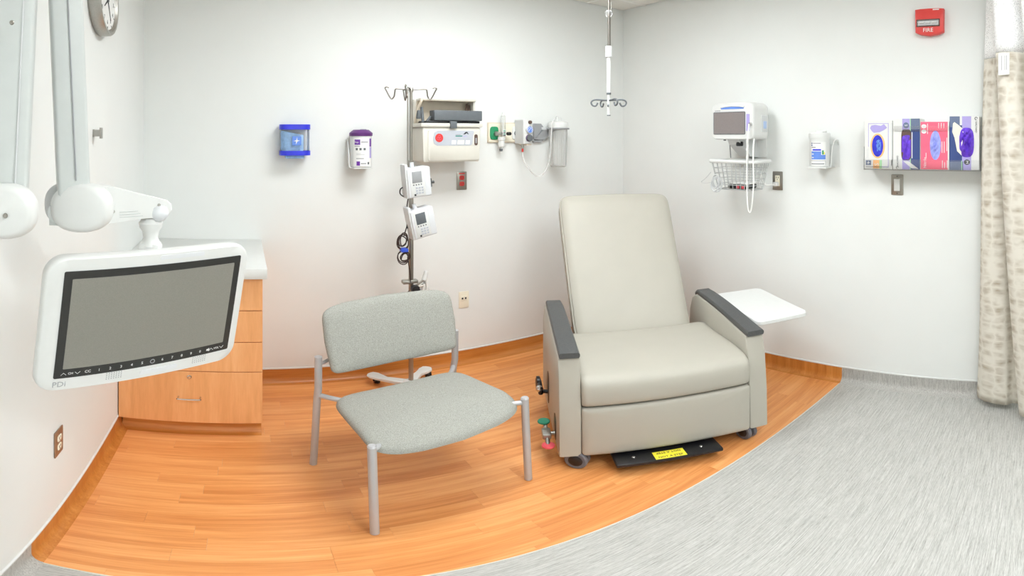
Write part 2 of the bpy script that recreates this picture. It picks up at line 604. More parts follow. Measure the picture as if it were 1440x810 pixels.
ws_l, ws_r = sy(XL), sy(XR)
cove('baseboard_left', (XL, ws_l, 0), (XL, 2.36, 0), (1, 0, 0), 'wood_v_shaded', 'wood-look coved base along the left wall')
cove('baseboard_left_grey', (XL, YF, 0), (XL, ws_l, 0), (1, 0, 0), 'vinyl_v', 'grey coved base along the left wall')
cove('baseboard_back', (0.1, YB, 0), (XR, YB, 0), (0, -1, 0), 'wood_h_shaded', 'wood-look coved base along the back wall')
cove('baseboard_right', (XR, ws_r, 0), (XR, YB, 0), (-1, 0, 0), 'wood_v_shaded', 'wood-look coved base along the right wall')
cove('baseboard_right_grey', (XR, YF, 0), (XR, ws_r, 0), (-1, 0, 0), 'vinyl_v', 'grey coved base along the right wall')
cove('baseboard_front', (XL, YF, 0), (XR, YF, 0), (0, 1, 0), 'vinyl_v', 'grey coved base behind the viewer')

# ceiling: slab, T-bar grid and lay-in tiles, three troffers
ceil = struct('ceiling', box(XL - T, XR + T, YF - T, YB + T, ZC + 0.03, ZC + 0.09), 'tile', 'white suspended ceiling of square acoustic tiles')
GX = [2.373 - 0.61 * i for i in range(0, 6)][::-1]
GY = [2.69 - 0.61 * i for i in range(0, 9)][::-1]
xs = [XL] + [g for g in GX if XL + 0.02 < g < XR] + [XR]
ys = [YF] + [g for g in GY if YF + 0.02 < g < YB] + [YB]
lights = []
for li, (ix, iy) in enumerate(((2, 6), (2, 3), (2, 1))):
    lights += [(ix, iy), (ix + 1, iy)]
for gi, g in enumerate(xs[1:-1]):
    for j in range(len(ys) - 1):
        if gi == 2 and (2, j) in lights:      # the bar is left out where a troffer spans two cells
            continue
        obj('grid_bar', box(g - 0.012, g + 0.012, ys[j] + 0.012, ys[j + 1] - 0.012, ZC - 0.002, ZC + 0.03), 'grid', ceil, 0)
for g in ys[1:-1]:
    obj('grid_bar', box(XL, XR, g - 0.012, g + 0.012, ZC - 0.0022, ZC + 0.03), 'grid', ceil, 0)
for i in range(len(xs) - 1):
    for j in range(len(ys) - 1):
        if (i, j) in lights:
            continue
        obj('ceiling_tile', box(xs[i] + 0.009, xs[i + 1] - 0.009, ys[j] + 0.009, ys[j + 1] - 0.009, ZC + 0.002, ZC + 0.02), 'tile', ceil, 0)
lnames = ['in the ceiling above the guest chair and recliner', 'in the ceiling beside the viewer', 'in the ceiling farthest from the back wall']
for k in range(3):
    (i, j) = lights[2 * k]
    x0, x1, y0, y1 = xs[i] + 0.013, xs[i + 2] - 0.013, ys[j] + 0.013, ys[j + 1] - 0.013
    t = thing('ceiling_light', 'lit rectangular troffer light ' + lnames[k], 'ceiling light', ((x0 + x1) / 2, (y0 + y1) / 2, ZC), 0, 'ceiling troffers')
    w, h = (x1 - x0) / 2, (y1 - y0) / 2
    fr = merge(box(-w, w, -h, -h + 0.03, -0.004, 0.028), box(-w, w, h - 0.03, h, -0.004, 0.028),
               box(-w, -w + 0.03, -h + 0.03, h - 0.03, -0.004, 0.028), box(w - 0.03, w, -h + 0.03, h - 0.03, -0.004, 0.028))
    obj('light_frame', fr, 'grid', t, 0)
    obj('diffuser', box(-w + 0.03, w - 0.03, -h + 0.03, h - 0.03, 0.006, 0.012), 'lamp', t, 0)

# ------------------------------------------------------------------ drawer cabinet and counter
CX0, CX1, CF = XL + 0.004, 0.098, 2.285
cab = thing('drawer_cabinet', 'maple laminate cabinet of four drawers in the left corner', 'cabinet', ((CX0 + CX1) / 2, CF, 0))
hw = (CX1 - CX0) / 2
obj('body', box(-hw, hw, 0.02, YB - CF - 0.004, 0.095, 0.895), 'cabinet', cab, 0)
obj('toe_kick', box(-hw + 0.006, hw - 0.004, 0.075, YB - CF - 0.01, 0.0026, 0.095), 'wood_h_shaded', cab, 0)
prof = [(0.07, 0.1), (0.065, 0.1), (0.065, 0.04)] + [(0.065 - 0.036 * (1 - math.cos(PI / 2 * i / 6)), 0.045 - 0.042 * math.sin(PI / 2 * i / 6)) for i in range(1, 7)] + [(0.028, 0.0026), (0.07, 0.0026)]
obj('toe_kick_cove', rings([[Vector((xx, d, z)) for d, z in prof] for xx in (-hw + 0.006, hw - 0.004)]), 'wood_h_shaded', cab)
for k, (z0, z1) in enumerate(((0.732, 0.889), (0.568, 0.728), (0.405, 0.564), (0.098, 0.401))):
    d = obj('drawer', box(-hw + 0.002, hw - 0.002, 0.0, 0.02, z0, z1, 0.0012, 1), 'cabinet', cab)
    zh = (z0 + z1) / 2 - (0.01 if k < 3 else -0.005)
    hp = smoothpath([(-0.05, 0.0, zh), (-0.05, -0.024, zh), (-0.044, -0.03, zh), (0.044, -0.03, zh), (0.05, -0.024, zh), (0.05, 0.0, zh)], 4)
    obj('handle', tube(hp, 0.0042, 10), 'chrome', d)
    if k == 3:
        lk = obj('lock', lathe([(0.0, 0), (0.011, 0.0), (0.011, -0.004), (0.008, -0.007), (0.0, -0.007)], (0.0, 0.0, z1 - 0.03), 18, 'y'), 'chrome', d)
ct = tag(obj('countertop', box(-0.0, 0.0 + (0.117 - XL - 0.002), 0, YB - 2.25 - 0.002, 0, 0.05, 0.003, 2), 'counter'), 'plain white laminate countertop on the maple drawer cabinet', 'countertop')
ct.location = (XL + 0.002, 2.25, 0.897)

# ------------------------------------------------------------------ guest chair
ch = thing('guest_chair', 'wide guest chair with grey woven seat and back on silver tube legs', 'chair', (0.72, 1.565, 0.0025), 0.198)
SR = 0.0155


def puff(outline, t, edge, crown, fn, centre=None, bottom=0.92):
    prof = [(0.0, 0.0), (bottom, 0.0), (0.965, t * 0.1), (1.0, t * 0.42), (0.992, t * 0.68), (0.965, t * 0.88), (0.92, t * 1.0)]
    prof += [(0.8, t + crown * 0.45), (0.6, t + crown * 0.8), (0.3, t + crown), (0.0, t + crown)]
    return pad(outline, prof, fn, centre)


# seat plan: straight back, bulged sides, strongly curved front
out = []
for k in range(72):
    a = 2 * PI * k / 72
    c, s = math.cos(a), math.sin(a)
    u = math.copysign(abs(c) ** 0.3, c); v = math.copysign(abs(s) ** 0.32, s)
    wv = 0.5 * (1 - v)
    hwid = 0.298 + 0.022 * wv
    vv = v * 0.215 if v > 0 else v * (0.215 + 0.035 * (1 - u * u))
    out.append((u * hwid, 0.225 + vv))
obj('seat', puff(out, 0.05, 0.02, 0.016, lambda u, v, h: (u, v, 0.402 + h - 0.03 * max(0, 0.12 - v) / 0.12 * (1 if h > 0.01 else .4) - 0.02 * max(0, v - 0.1)), (0, 0.225)), 'tweed', ch, 60)
# backrest: curved pad leaning back
bo = []
for k in range(72):
    a = 2 * PI * k / 72
    c, s = math.cos(a), math.sin(a)
    e_ = 0.22 if s > 0 else 0.12
    u = math.copysign(abs(c) ** e_, c); v = math.copysign(abs(s) ** e_, s)
    bo.append((u * (0.308 if v > 0 else 0.308 - 0.016 * -v), 0.142 * v + 0.012 * v * (1 - u * u)))
obj('backrest', puff(bo, 0.045, 0.02, 0.012, lambda u, v, h: (u, 0.515 + 0.3 * v - h - 0.045 * (u / 0.3) ** 2 + 0.02, 0.690 + 0.96 * v)), 'tweed', ch, 60)
for s in (-1, 1):
    obj('leg', merge(cyl((s * 0.321, 0.0, 0.0), (s * 0.321, 0.02, 0.445), SR, SR, 20, 0.003)), 'silver', ch)
    obj('leg', tube([(s * 0.327, 0.545, 0.0), (s * 0.327, 0.50, 0.41), (s * 0.327, 0.488, 0.46), (s * 0.327, 0.486, 0.62)], SR, 20), 'silver', ch)
    obj('leg_cap', cyl((s * 0.321, 0.02, 0.444), (s * 0.321, 0.0202, 0.450), SR + 0.001, SR - 0.003), 'silver', ch)
    obj('bracket', tube([(s * 0.321, 0.02, 0.425), (s * 0.285, 0.045, 0.420), (s * 0.25, 0.06, 0.415)], 0.011, 14), 'silver', ch)
    obj('bracket', tube([(s * 0.327, 0.498, 0.425), (s * 0.295, 0.462, 0.422), (s * 0.22, 0.40, 0.412)], 0.011, 14), 'silver', ch)
    obj('side_rail', tube([(s * 0.25, 0.06, 0.405), (s * 0.24, 0.38, 0.405)], 0.011, 12), 'silver', ch)
    obj('back_bracket', tube([(s * 0.327, 0.487, 0.585), (s * 0.30, 0.489, 0.588), (s * 0.26, 0.50, 0.60)], 0.008, 12), 'silver', ch)
obj('cross_rail', tube([(-0.25, 0.10, 0.398), (0.25, 0.10, 0.398)], 0.011, 12), 'silver', ch)

# ------------------------------------------------------------------ recliner
rc = thing('recliner', 'taupe vinyl medical recliner with black arm caps on casters', 'recliner', (1.575, 1.392, 0.0025), -0.51)


def sidepanel(s):
    prof = [(0.0, 0.083), (0.004, 0.30), (0.022, 0.50), (0.045, 0.592)]
    prof += [(0.045 + 0.60 * t, 0.592 + 0.055 * math.sin(PI * min(1, t * 0.62) * 0.82) - 0.012 * t) for t in [i / 8 for i in range(1, 9)]]
    prof += [(0.70, 0.60), (0.735, 0.52), (0.745, 0.40), (0.745, 0.09)]
    ins = [(0.97, -0.046), (0.993, -0.043), (1.0, -0.036), (1.0, 0.036), (0.993, 0.043), (0.97, 0.046)]
    return prof, pad(prof, ins, lambda u, v, h: (s * 0.417 + h, u, v), (0.37, 0.34))


for s in (-1, 1):
    prof, bm = sidepanel(s)
    ap = obj('arm_panel', bm, 'vinylskin', rc, 50)
    # arm cap follows the curved top
    loops = []
    top = [(b, z) for b, z in prof[3:12]] + [(0.675, 0.618)]
    for i, (b, z) in enumerate(top):
        hw_ = 0.043 if i < len(top) - 2 else (0.040 if i == len(top) - 2 else 0.036)
        zz = z + 0.001
        b2 = b - 0.012 if i == 0 else b
        loops.append([Vector((s * 0.417 + x, b2, zz + h)) for x, h in ((-hw_ + 0.004, 0.0), (-hw_, 0.008), (-hw_, 0.018), (-hw_ + 0.006, 0.026), (hw_ - 0.006, 0.026), (hw_, 0.018), (hw_, 0.008), (hw_ - 0.004, 0.0))])
    obj('arm_cap', rings(loops), 'softblack', rc, 40)
# seat cushion: side outline (depth, height) with a bullnose front, extruded across
so = [(0.02, 0.352), (0.002, 0.358), (-0.010, 0.376), (-0.014, 0.41), (-0.012, 0.448), (-0.002, 0.478), (0.024, 0.498), (0.07, 0.507), (0.14, 0.512), (0.25, 0.512), (0.40, 0.505), (0.56, 0.495), (0.56, 0.352)]
obj('seat_cushion',
    pad([(p.x, p.y) for p in smoothpath([(a, b, 0) for a, b in so], 3)], [(0.93, -0.371), (0.975, -0.366), (0.995, -0.352), (1.0, -0.33), (1.006, -0.15), (1.008, 0.0), (1.006, 0.15), (1.0, 0.33), (0.995, 0.352), (0.975, 0.366), (0.93, 0.371)],
        lambda u, v, h: (h, u, v), (0.28, 0.42)), 'vinylskin', rc, 60)
# legrest panel
fo = rrect(0.742, 0.262, 0.014, 4, 0, 0.216)
obj('legrest_panel', pad(fo, [(0.97, 0.05), (1.0, 0.046), (1.0, 0.006), (0.994, -0.002), (0.975, -0.008), (0.85, -0.012), (0.5, -0.014), (0.0, -0.014)], lambda u, v, h: (u, h, v), (0, 0.216)), 'vinylskin', rc, 60)
# backrest
sl = Vector((0, 0.475, 0.70)).normalized()
nn = Vector((0, -sl.z, sl.y))
bo = []
Lb = 0.875
for k in range(80):
    a = 2 * PI * k / 80
    c, s = math.cos(a), math.sin(a)
    u = math.copysign(abs(c) ** 0.13, c); v = math.copysign(abs(s) ** 0.13, s)
    wv = 0.5 * (1 + v)
    bo.append((u * (0.304 + 0.032 * wv), Lb / 2 * v + (0.012 * (1 - u * u) if v > 0 else 0)))
base = Vector((-0.012, 0.507, 0.488))
obj('backrest', pad(bo, [(0.0, -0.13), (0.93, -0.13), (0.975, -0.122), (0.997, -0.1), (1.0, -0.03), (0.998, -0.014), (0.988, -0.002), (0.97, 0.006), (0.85, 0.016), (0.6, 0.024), (0.3, 0.028), (0.0, 0.029)],
                    lambda u, v, h: base + Vector((u, 0, 0)) + sl * (v + Lb / 2 - 0.02) + nn * (h - 0.01)), 'vinylskin', rc, 50)
obj('piping', tube([base + Vector((u * 0.999, 0, 0)) + sl * (v * 0.999 + Lb / 2 - 0.02) + nn * (-0.022) for u, v in bo], 0.004, 6, True), 'vinylskin', rc)
obj('chassis', box(-0.36, 0.36, 0.06, 0.72, 0.10, 0.33, 0.01), 'black', rc)
# footplate with its warning label
pl_ = obj('footplate', box(-0.25, 0.20, -0.088, 0.12, 0.050, 0.07, 0.006), 'black', rc)
lb = obj('warning_label', box(-0.09, 0.042, -0.083, -0.022, 0.07, 0.0706), 'yellow', pl_, 0)


def flattext(name, body, size, loc, m, parent, spin):
    o = text(name, body, size, (0, 0, 0), m, parent)
    o.data.transform(Matrix.Translation(loc) @ Matrix.Rotation(spin, 4, 'Z') @ Matrix.Rotation(-PI / 2, 4, 'X'))
    return o


flattext('lettering', 'NOT A STEP', 0.019, (-0.024, -0.070, 0.0712), 'ink', lb, 0)
flattext('lettering', 'NOT A STEP', 0.019, (-0.024, -0.036, 0.0712), 'ink', lb, PI)
for bx_ in (-0.17, 0.12):
    obj('foot_glide', cyl((bx_, -0.04, 0.036), (bx_, -0.04, 0.06), 0.02, 0.016), 'black', pl_)
    obj('screw', lathe([(0.0, 0.07), (0.008, 0.07), (0.006, 0.0725), (0.0, 0.073)], (bx_, -0.035, 0), 12), 'chrome', pl_)
obj('plate_arm', box(-0.19, 0.14, 0.04, 0.16, 0.07, 0.13), 'black', pl_)


def caster(x, y, yaw, r=0.049, parent=rc):
    mm = Matrix.Translation((x, y, 0)) @ Matrix.Rotation(yaw, 4, 'Z')
    c = obj('caster', xf(merge(box(-0.008, 0.008, -0.03, 0.03, r, r * 2 + 0.004, 0.006), cyl((0, -0.02, r * 1.6), (0, -0.02, 0.12), 0.010)), mm), 'black', parent)
    for s in (-1, 1):
        obj('wheel', xf(lathe([(0.01, -0.009), (r - 0.006, -0.010), (r, -0.005), (r, 0.005), (r - 0.006, 0.010), (0.01, 0.009)], (s * 0.017, 0, r), 28, 'x'), mm), 'rubber', c)
        obj('hub', xf(lathe([(0.0, 0.0), (r * 0.62, 0.0), (r * 0.5, s * 0.004), (0.0, s * 0.004)], (s * 0.0275, 0, r), 20, 'x'), mm), 'black', c)
    return c


caster(-0.385, 0.03, 1.1)
caster(0.375, 0.05, 0.35)
caster(-0.37, 0.66, 0.4)
caster(0.37, 0.66, 0.4)
# levers on the left side
for (b, z, h, w) in ((0.44, 0.235, 0.19, 0.075), (0.135, 0.175, 0.15, 0.07)):
    o2 = rrect(w, h, w * 0.49, 8, b, z)
    obj('lever_slot', pad(o2, [(0.9, -0.466), (1.0, -0.4645), (1.0, -0.42)], lambda u, v, hh: (hh, u, v)), 'black', rc)
lv = obj('recline_lever', merge(cyl((-0.45, 0.45, 0.20), (-0.50, 0.455, 0.205), 0.011), box(-0.512, -0.486, 0.43, 0.57, 0.188, 0.226, 0.012, 3)), 'black', rc)
obj('lever_knob', lathe([(0.0, -0.018), (0.011, -0.017), (0.018, -0.008), (0.019, 0.003), (0.013, 0.014), (0.0, 0.017)], (-0.505, 0.45, 0.222), 18), 'chrome', lv)
obj('lever_wing', pad(ellipse(0.075, 0.075, 20, 0.555, 0.205), [(0.6, -0.516), (1.0, -0.511), (1.0, -0.496), (0.6, -0.49)], lambda u, v, h: (h, u, v)), 'black', lv)
br = obj('brake_lever', merge(cyl((-0.45, 0.13, 0.14), (-0.505, 0.13, 0.14), 0.010), cyl((-0.500, 0.20, 0.155), (-0.500, 0.06, 0.115), 0.010), box(-0.52, -0.482, 0.095, 0.165, 0.124, 0.154, 0.006)), 'brushed', rc)
obj('pedal', lathe([(0.0, -0.005), (0.027, -0.004), (0.028, 0.0), (0.026, 0.005), (0.0, 0.006)], (-0.505, 0.205, 0.165), 22), 'pedalgreen', br)
obj('pedal', lathe([(0.0, -0.005), (0.027, -0.004), (0.028, 0.0), (0.026, 0.005), (0.0, 0.006)], (-0.50, 0.055, 0.118), 22), 'pedalred', br)
# side tray
to = rrect(0.297, 0.515, 0.035, 6, 0.614, 0.365)
tr = obj('side_tray', pad(to, [(0.985, 0.604), (1.0, 0.608), (1.0, 0.625), (0.985, 0.63)], lambda u, v, h: (u, v, h)), 'white', rc)
obj('tray_arm', merge(box(0.455, 0.62, 0.33, 0.37, 0.585, 0.604, 0.004), box(0.462, 0.482, 0.33, 0.37, 0.35, 0.60, 0.004)), 'dgrey', tr)

# ------------------------------------------------------------------ television and its arm
tv = thing('patient_television', 'small white-framed bedside television with a blank grey screen', 'television', (-0.197, 1.138, 1.121))
tv.rotation_mode = 'YXZ'
tv.rotation_euler = (0.153, 0.042, 0.69)
to = [(x * (1 + 0.012 * (1 - (z / 0.17) ** 2)), z) for x, z in rrect(0.523, 0.344, 0.045, 8, -0.007, -0.004)]
obj('housing', pad(to, [(0.80, 0.062), (0.9, 0.055), (0.985, 0.03), (1.0, 0.018), (1.0, 0.006), (0.994, -0.001), (0.98, -0.004), (0.9, -0.004), (0.0, -0.004)], lambda u, v, h: (u, h, v)), 'white', tv, 40)
bz = obj('bezel', prism(rrect(0.46, 0.276, 0.004, 3), -0.0056, -0.003), 'glassblack', tv)
dsp = obj('display', prism(rrect(0.422, 0.232, 0.002, 2, 0.0, 0.004), -0.0062, -0.005), 'screen', tv)
kx = -0.205
for sx_, body in ((-0.192, 'CH'), (0.192, 'VOL')):
    text('key_mark', body, 0.0085, (sx_, -0.0060, -0.126), 'white', bz)
    for q in (-1, 1):
        w_ = 0.006
        pts = [(sx_ + q * 0.016 - w_, -0.0060, -0.126 + q * 0.003), (sx_ + q * 0.016, -0.0060, -0.126 - q * 0.003), (sx_ + q * 0.016 + w_, -0.0060, -0.126 + q * 0.003)]
        obj('key_mark', tube(pts, 0.0007, 5), 'white', bz)
for i, sgl in enumerate(['CC', '1', '2', '3', '4', '5', 'o', '6', '7', '8', '9', '0']):
    xk = -0.152 + i * 0.0268
    if sgl == 'o':
        obj('power_ring', tube([(xk + 0.0055 * math.cos(2 * PI * j / 20), -0.006, -0.126 + 0.0055 * math.sin(2 * PI * j / 20)) for j in range(20)], 0.0009, 6, True), 'grey', bz)
    else:
        text('key_mark', sgl, 0.0105, (xk, -0.0060, -0.126), 'white', bz)
obj('key_mark', pad([(0.162, -0.1285), (0.166, -0.1285), (0.170, -0.131), (0.170, -0.121), (0.166, -0.1235), (0.162, -0.1235)], [(1, -0.0063), (1, -0.0055)], lambda u, v, h: (u, h, v)), 'white', bz)
text('logo_lettering', 'PDi', 0.022, (-0.215, -0.0042, -0.157), 'grey', tv)
for cx_ in (-0.105, 0.125):
    bm = bmesh.new()
    for i in range(7):
        for j in range(4):
            box(cx_ + i * 0.006, cx_ + i * 0.006 + 0.0022, -0.0046, -0.003, -0.160 + j * 0.0055, -0.1575 + j * 0.0055, bm=bm)
    obj('speaker_grille', bm, 'grey', tv, 0, 'stuff')
obj('front_button', prism(rrect(0.10, 0.012, 0.004, 3, 0.03, -0.156), -0.0062, -0.003), 'white2', tv)
obj('top_panel', prism(rrect(0.12, 0.010, 0.003, 3, 0.055, 0.155), -0.0052, -0.003), 'white2', tv)

ta = thing('television_arm', 'white folding swing arm with pebble-shaped joint covers holding the television', 'television arm', (-0.216, 1.160, 1.28))
ta_o = Vector((-0.216, 1.160, 1.28))


def W(p):
    return Vector(p) - ta_o


E2 = Vector((-0.338, 1.070, 1.395))      # elbow above the television
E1 = Vector((-0.432, 0.905, 1.405))      # elbow nearer the wall mount
APEX = Vector((-0.405, 1.02, 2.42))


def limb(a, b, wx, wy, yaw, r=0.008):
    """tapered rounded box between two points, its section turned by yaw about the vertical"""
    a, b = Vector(a), Vector(b)
    loops = []
    for p, k in ((a, 1.0), (b, 1.06)):
        loops.append([p + Vector((x * math.cos(yaw) - y * math.sin(yaw), x * math.sin(yaw) + y * math.cos(yaw), 0)) * k for x, y in rrect(wx, wy, r, 3)])
    return rings(loops)


obj('arm_segment', limb(W(E2 + Vector((-0.022, -0.015, -0.01))), W(APEX + Vector((0.005, 0.02, 0))), 0.070, 0.068, 0.42), 'armgrey', ta)
obj('arm_segment', limb(W(E1 + Vector((-0.028, 0.0, 0.0))), W(APEX + Vector((-0.032, -0.06, 0))), 0.10, 0.05, 0.30), 'armgrey', ta)
obj('seam_line', limb(W(E2 + Vector((-0.006, -0.0485, 0.06))), W(APEX + Vector((0.0215, -0.0155, 0))), 0.003, 0.003, 0.42, 0.001), 'grey', ta)
obj('seam_line', limb(W(E1 + Vector((0.008, -0.0165, 0.05))), W(APEX + Vector((0.004, -0.077, 0))), 0.003, 0.003, 0.30, 0.001), 'lgrey', ta)
obj('apex_joint', pad(ellipse(0.17, 0.10, 28, 0, 0, 2.3), [(0.5, -0.06), (0.85, -0.055), (1, -0.035), (1, 0.035), (0.85, 0.055), (0.5, 0.06)], lambda u, v, h: W(APEX) + Vector((u * 0.5 + h * 0.87, u * 0.87 - h * 0.5, v + 0.03))), 'white', ta)


def pebble(centre, w, h, t, yaw, m='white'):
    ux = Vector((math.cos(yaw), math.sin(yaw), 0)); un = Vector((math.sin(yaw), -math.cos(yaw), 0))
    out = ellipse(w, h, 40, 0, 0, 2.35)
    prof = [(0.80, -t * 0.8), (0.93, -t * 0.55), (1.0, -t * 0.2), (1.0, 0.1 * t), (0.975, 0.5 * t), (0.9, 0.8 * t), (0.75, 0.95 * t), (0.4, t), (0.0, t)]
    return pad(out, prof, lambda u, v, hh: W(centre) + ux * u + Vector((0, 0, v + 0.004 * u / w)) + un * hh)


yw2, yw1 = -0.28, -0.40
obj('joint_cover', pebble(E2 + Vector((0.0, -0.025, 0)), 0.138, 0.108, 0.034, 0.02), 'white', ta, 60)
obj('joint_cover', pebble(E1 + Vector((-0.005, -0.03, 0)), 0.128, 0.108, 0.034, 0.15), 'white', ta, 60)
obj('joint_back', pebble(E2 + Vector((-0.052, 0.026, 0.0)), 0.105, 0.100, 0.028, 0.02), 'lgrey', ta, 60)
obj('joint_pivot', merge(cyl(W(E2 + Vector((-0.050, -0.01, -0.012))), W(E2 + Vector((-0.046, -0.05, -0.012))), 0.024), box(*[v for v in (W(E2).x - 0.068, W(E2).x - 0.045, W(E2).y - 0.047, W(E2).y - 0.02, W(E2).z - 0.040, W(E2).z - 0.018)])), 'armgrey', ta)
sc1 = E1 + Vector((0.012, -0.066, -0.003))
for p in (sc1, E2 + Vector((-0.047, -0.055, 0.36)), E1 + Vector((0.02, -0.055, 0.36))):
    obj('screw', lathe([(0.0, 0.0), (0.005, 0.0), (0.004, -0.003), (0.0, -0.0035)], W(p), 14, 'y'), 'steel', ta)
# wall mount hidden behind the near elbow
obj('wall_mount', merge(box(*[W((XL, 0, 0)).x, W((XL + 0.03, 0, 0)).x, W((0, 0.80, 0)).y, W((0, 1.0, 0)).y, W((0, 0, 1.30)).z, W((0, 0, 1.5)).z], 0.01),
                        cyl(W((XL + 0.02, 0.92, 1.40)), W((-0.44, 0.915, 1.40)), 0.03)), 'white', ta)
# extension arm from the elbow to the neck: tapered side outline
dx = Vector((0.122, 0.090, 0)).normalized()
dn = Vector((dx.y, -dx.x, 0))
ex = [(-0.03, -0.044), (0.05, -0.040), (0.12, -0.034), (0.155, -0.034), (0.196, -0.030), (0.205, -0.018), (0.203, -0.004), (0.192, 0.006), (0.05, 0.046), (-0.03, 0.048)]
obj('extension_arm', pad(ex, [(0.95, -0.026), (1, -0.021), (1, 0.021), (0.95, 0.026)], lambda u, v, h: W(E2) + dx * u + dn * h + Vector((0, 0, v))), 'white', ta, 30)
for u_, v_ in ((0.055, -0.012), (0.168, -0.004)):
    p = W(E2) + dx * u_ + dn * 0.026 + Vector((0, 0, v_))
    obj('screw', cyl(p, p + dn * 0.002, 0.0038), 'brushed', ta)
for j in range(3):
    a_ = W(E2) + dx * 0.07 + dn * 0.0262 + Vector((0, 0, -0.014 - 0.006 * j)); b_ = a_ + dx * (0.045 + 0.006 * j)
    obj('embossed_line', cyl(a_, b_, 0.0011, None, 6), 'armgrey', ta)
obj('neck', lathe([(0.0, 0.0), (0.026, 0.0), (0.027, 0.016), (0.022, 0.022), (0.017, 0.034), (0.02, 0.05), (0.026, 0.058), (0.028, 0.07), (0.02, 0.082), (0.0, 0.084)], W(E2 + dx * 0.160 + Vector((0, 0, -0.118))), 28), 'white', ta)
obj('neck_ball', lathe([(0.0, -0.022), (0.012, -0.019), (0.021, -0.008), (0.022, 0.0), (0.018, 0.012), (0.0, 0.02)], W(E2 + dx * 0.172 + dn * 0.02 + Vector((0, 0, -0.022))), 20), 'white2', ta, 70)
obj('neck_bracket', box(*[-0.02, 0.03, -0.02, 0.03, -0.02, 0.02], 0.008), 'white', ta)

# ------------------------------------------------------------------ things on the left wall
ck = thing('wall_clock', 'round brushed-metal wall clock high on the left wall', 'clock', (XL, 1.957, 2.105), PI / 2)
R0 = 0.148
obj('case', lathe([(0.0, -0.001), (R0 - 0.006, -0.001), (R0, -0.01), (R0, -0.045), (R0 - 0.004, -0.052), (R0 - 0.016, -0.052), (R0 - 0.026, -0.040), (0.0, -0.040)], (0, 0, 0), 56, 'y'), 'brushed', ck)
obj('dial', lathe([(0.0, -0.0395), (R0 - 0.027, -0.0395), (R0 - 0.027, -0.0410), (0.0, -0.0410)], (0, 0, 0), 56, 'y'), 'paper', ck)
for k in range(1, 13):
    a = PI / 2 - 2 * PI * k / 12
    text('numeral', str(k), 0.026, (0.092 * math.cos(a), -0.0415, 0.092 * math.sin(a)), 'ink', ck)
for k in range(60):
    if k % 5:
        continue
    a = 2 * PI * k / 60
    obj('minute_mark', cyl((0.110 * math.cos(a), -0.0415, 0.110 * math.sin(a)), (0.118 * math.cos(a), -0.0415, 0.118 * math.sin(a)), 0.0012, None, 6), 'ink', ck)
for ln, a, w in ((0.06, math.radians(215), 0.003), (0.09, math.radians(300), 0.002), (0.08, math.radians(120), 0.002)):
    obj('clock_hand', cyl((0, -0.0435, 0), (ln * math.cos(a), -0.0435, ln * math.sin(a)), w, w * 0.5, 8), 'ink', ck)
obj('hand_hub', cyl((0, -0.041, 0), (0, -0.047, 0), 0.008), 'dgrey', ck)

hk = thing('wall_bracket', 'tiny brushed-steel bracket on the left wall below the clock', 'bracket', (XL, 1.90, 1.535), PI / 2)
obj('plate', box(-0.014, 0.008, -0.003, -0.0005, 0.012, 0.042, 0.001), 'brushed', hk)
obj('stub', box(-0.014, 0.004, -0.03, -0.003, 0.014, 0.040, 0.002), 'brushed', hk)
obj('end_flange', box(-0.018, 0.006, -0.036, -0.029, 0.006, 0.048, 0.001), 'brushed', hk)


def outlet(name, label, loc, rot, plate, socket, kind='duplex', extra=None):
    t = thing(name, label, 'outlet' if kind != 'data' else 'wall jack', loc, rot)
    p = obj('cover_plate', prism(rrect(0.071, 0.116, 0.004, 3), -0.006, -0.0005, 0.0025), plate, t)
    if kind == 'duplex':
        for dz in (-0.0195, 0.0195):
            s = obj('socket', prism([(x, z) for x, z in ellipse(0.034, 0.029, 24, 0, dz, 3.2)], -0.0085, -0.005, 0.001), socket, t)
            for q in (-0.0065, 0.0065):
                obj('slot', box(q - 0.0012, q + 0.0012, -0.0090, -0.008, dz - 0.001, dz + 0.008), 'ink', s, 0)
            obj('slot', cyl((0, -0.0090, dz - 0.008), (0, -0.008, dz - 0.008), 0.0024, None, 10), 'ink', s)
        obj('screw', cyl((0, -0.0072, 0), (0, -0.005, 0), 0.003, None, 10), 'steel', t)
    elif kind == 'data':
        obj('jack_insert', box(-0.022, 0.022, -0.008, -0.005, -0.008, 0.028, 0.001), socket, t)
        for q in (-0.011, 0.011):
            obj('port', box(q - 0.0055, q + 0.0055, -0.0087, -0.0075, 0.004, 0.016), 'ink', t, 0)
    elif kind == 'decora':
        s = obj('socket', box(-0.0165, 0.0165, -0.0085, -0.005, -0.0335, 0.0335, 0.001), socket, t)
        for dz in (-0.018, 0.018):
            for q in (-0.0065, 0.0065):
                obj('slot', box(q - 0.0014, q + 0.0014, -0.0092, -0.008, dz - 0.002, dz + 0.008), 'ink', s, 0)
            obj('slot', cyl((0, -0.0092, dz - 0.009), (0, -0.008, dz - 0.009), 0.0026, None, 10), 'ink', s)
    elif kind == 'switch':
        obj('frame', prism(rrect(0.05, 0.085, 0.003, 2), -0.0085, -0.005, 0.002), plate, t)
        obj('rocker', xf(box(-0.0165, 0.0165, -0.006, 0.004, -0.0335, 0.0335, 0.0015), Matrix.Translation((0, -0.0088, 0)) @ Matrix.Rotation(0.06, 4, 'X')), socket, t)
        for dz in (-0.048, 0.048):
            obj('screw', cyl((0, -0.0075, dz), (0, -0.005, dz), 0.003, None, 10), 'ink', t)
    return t


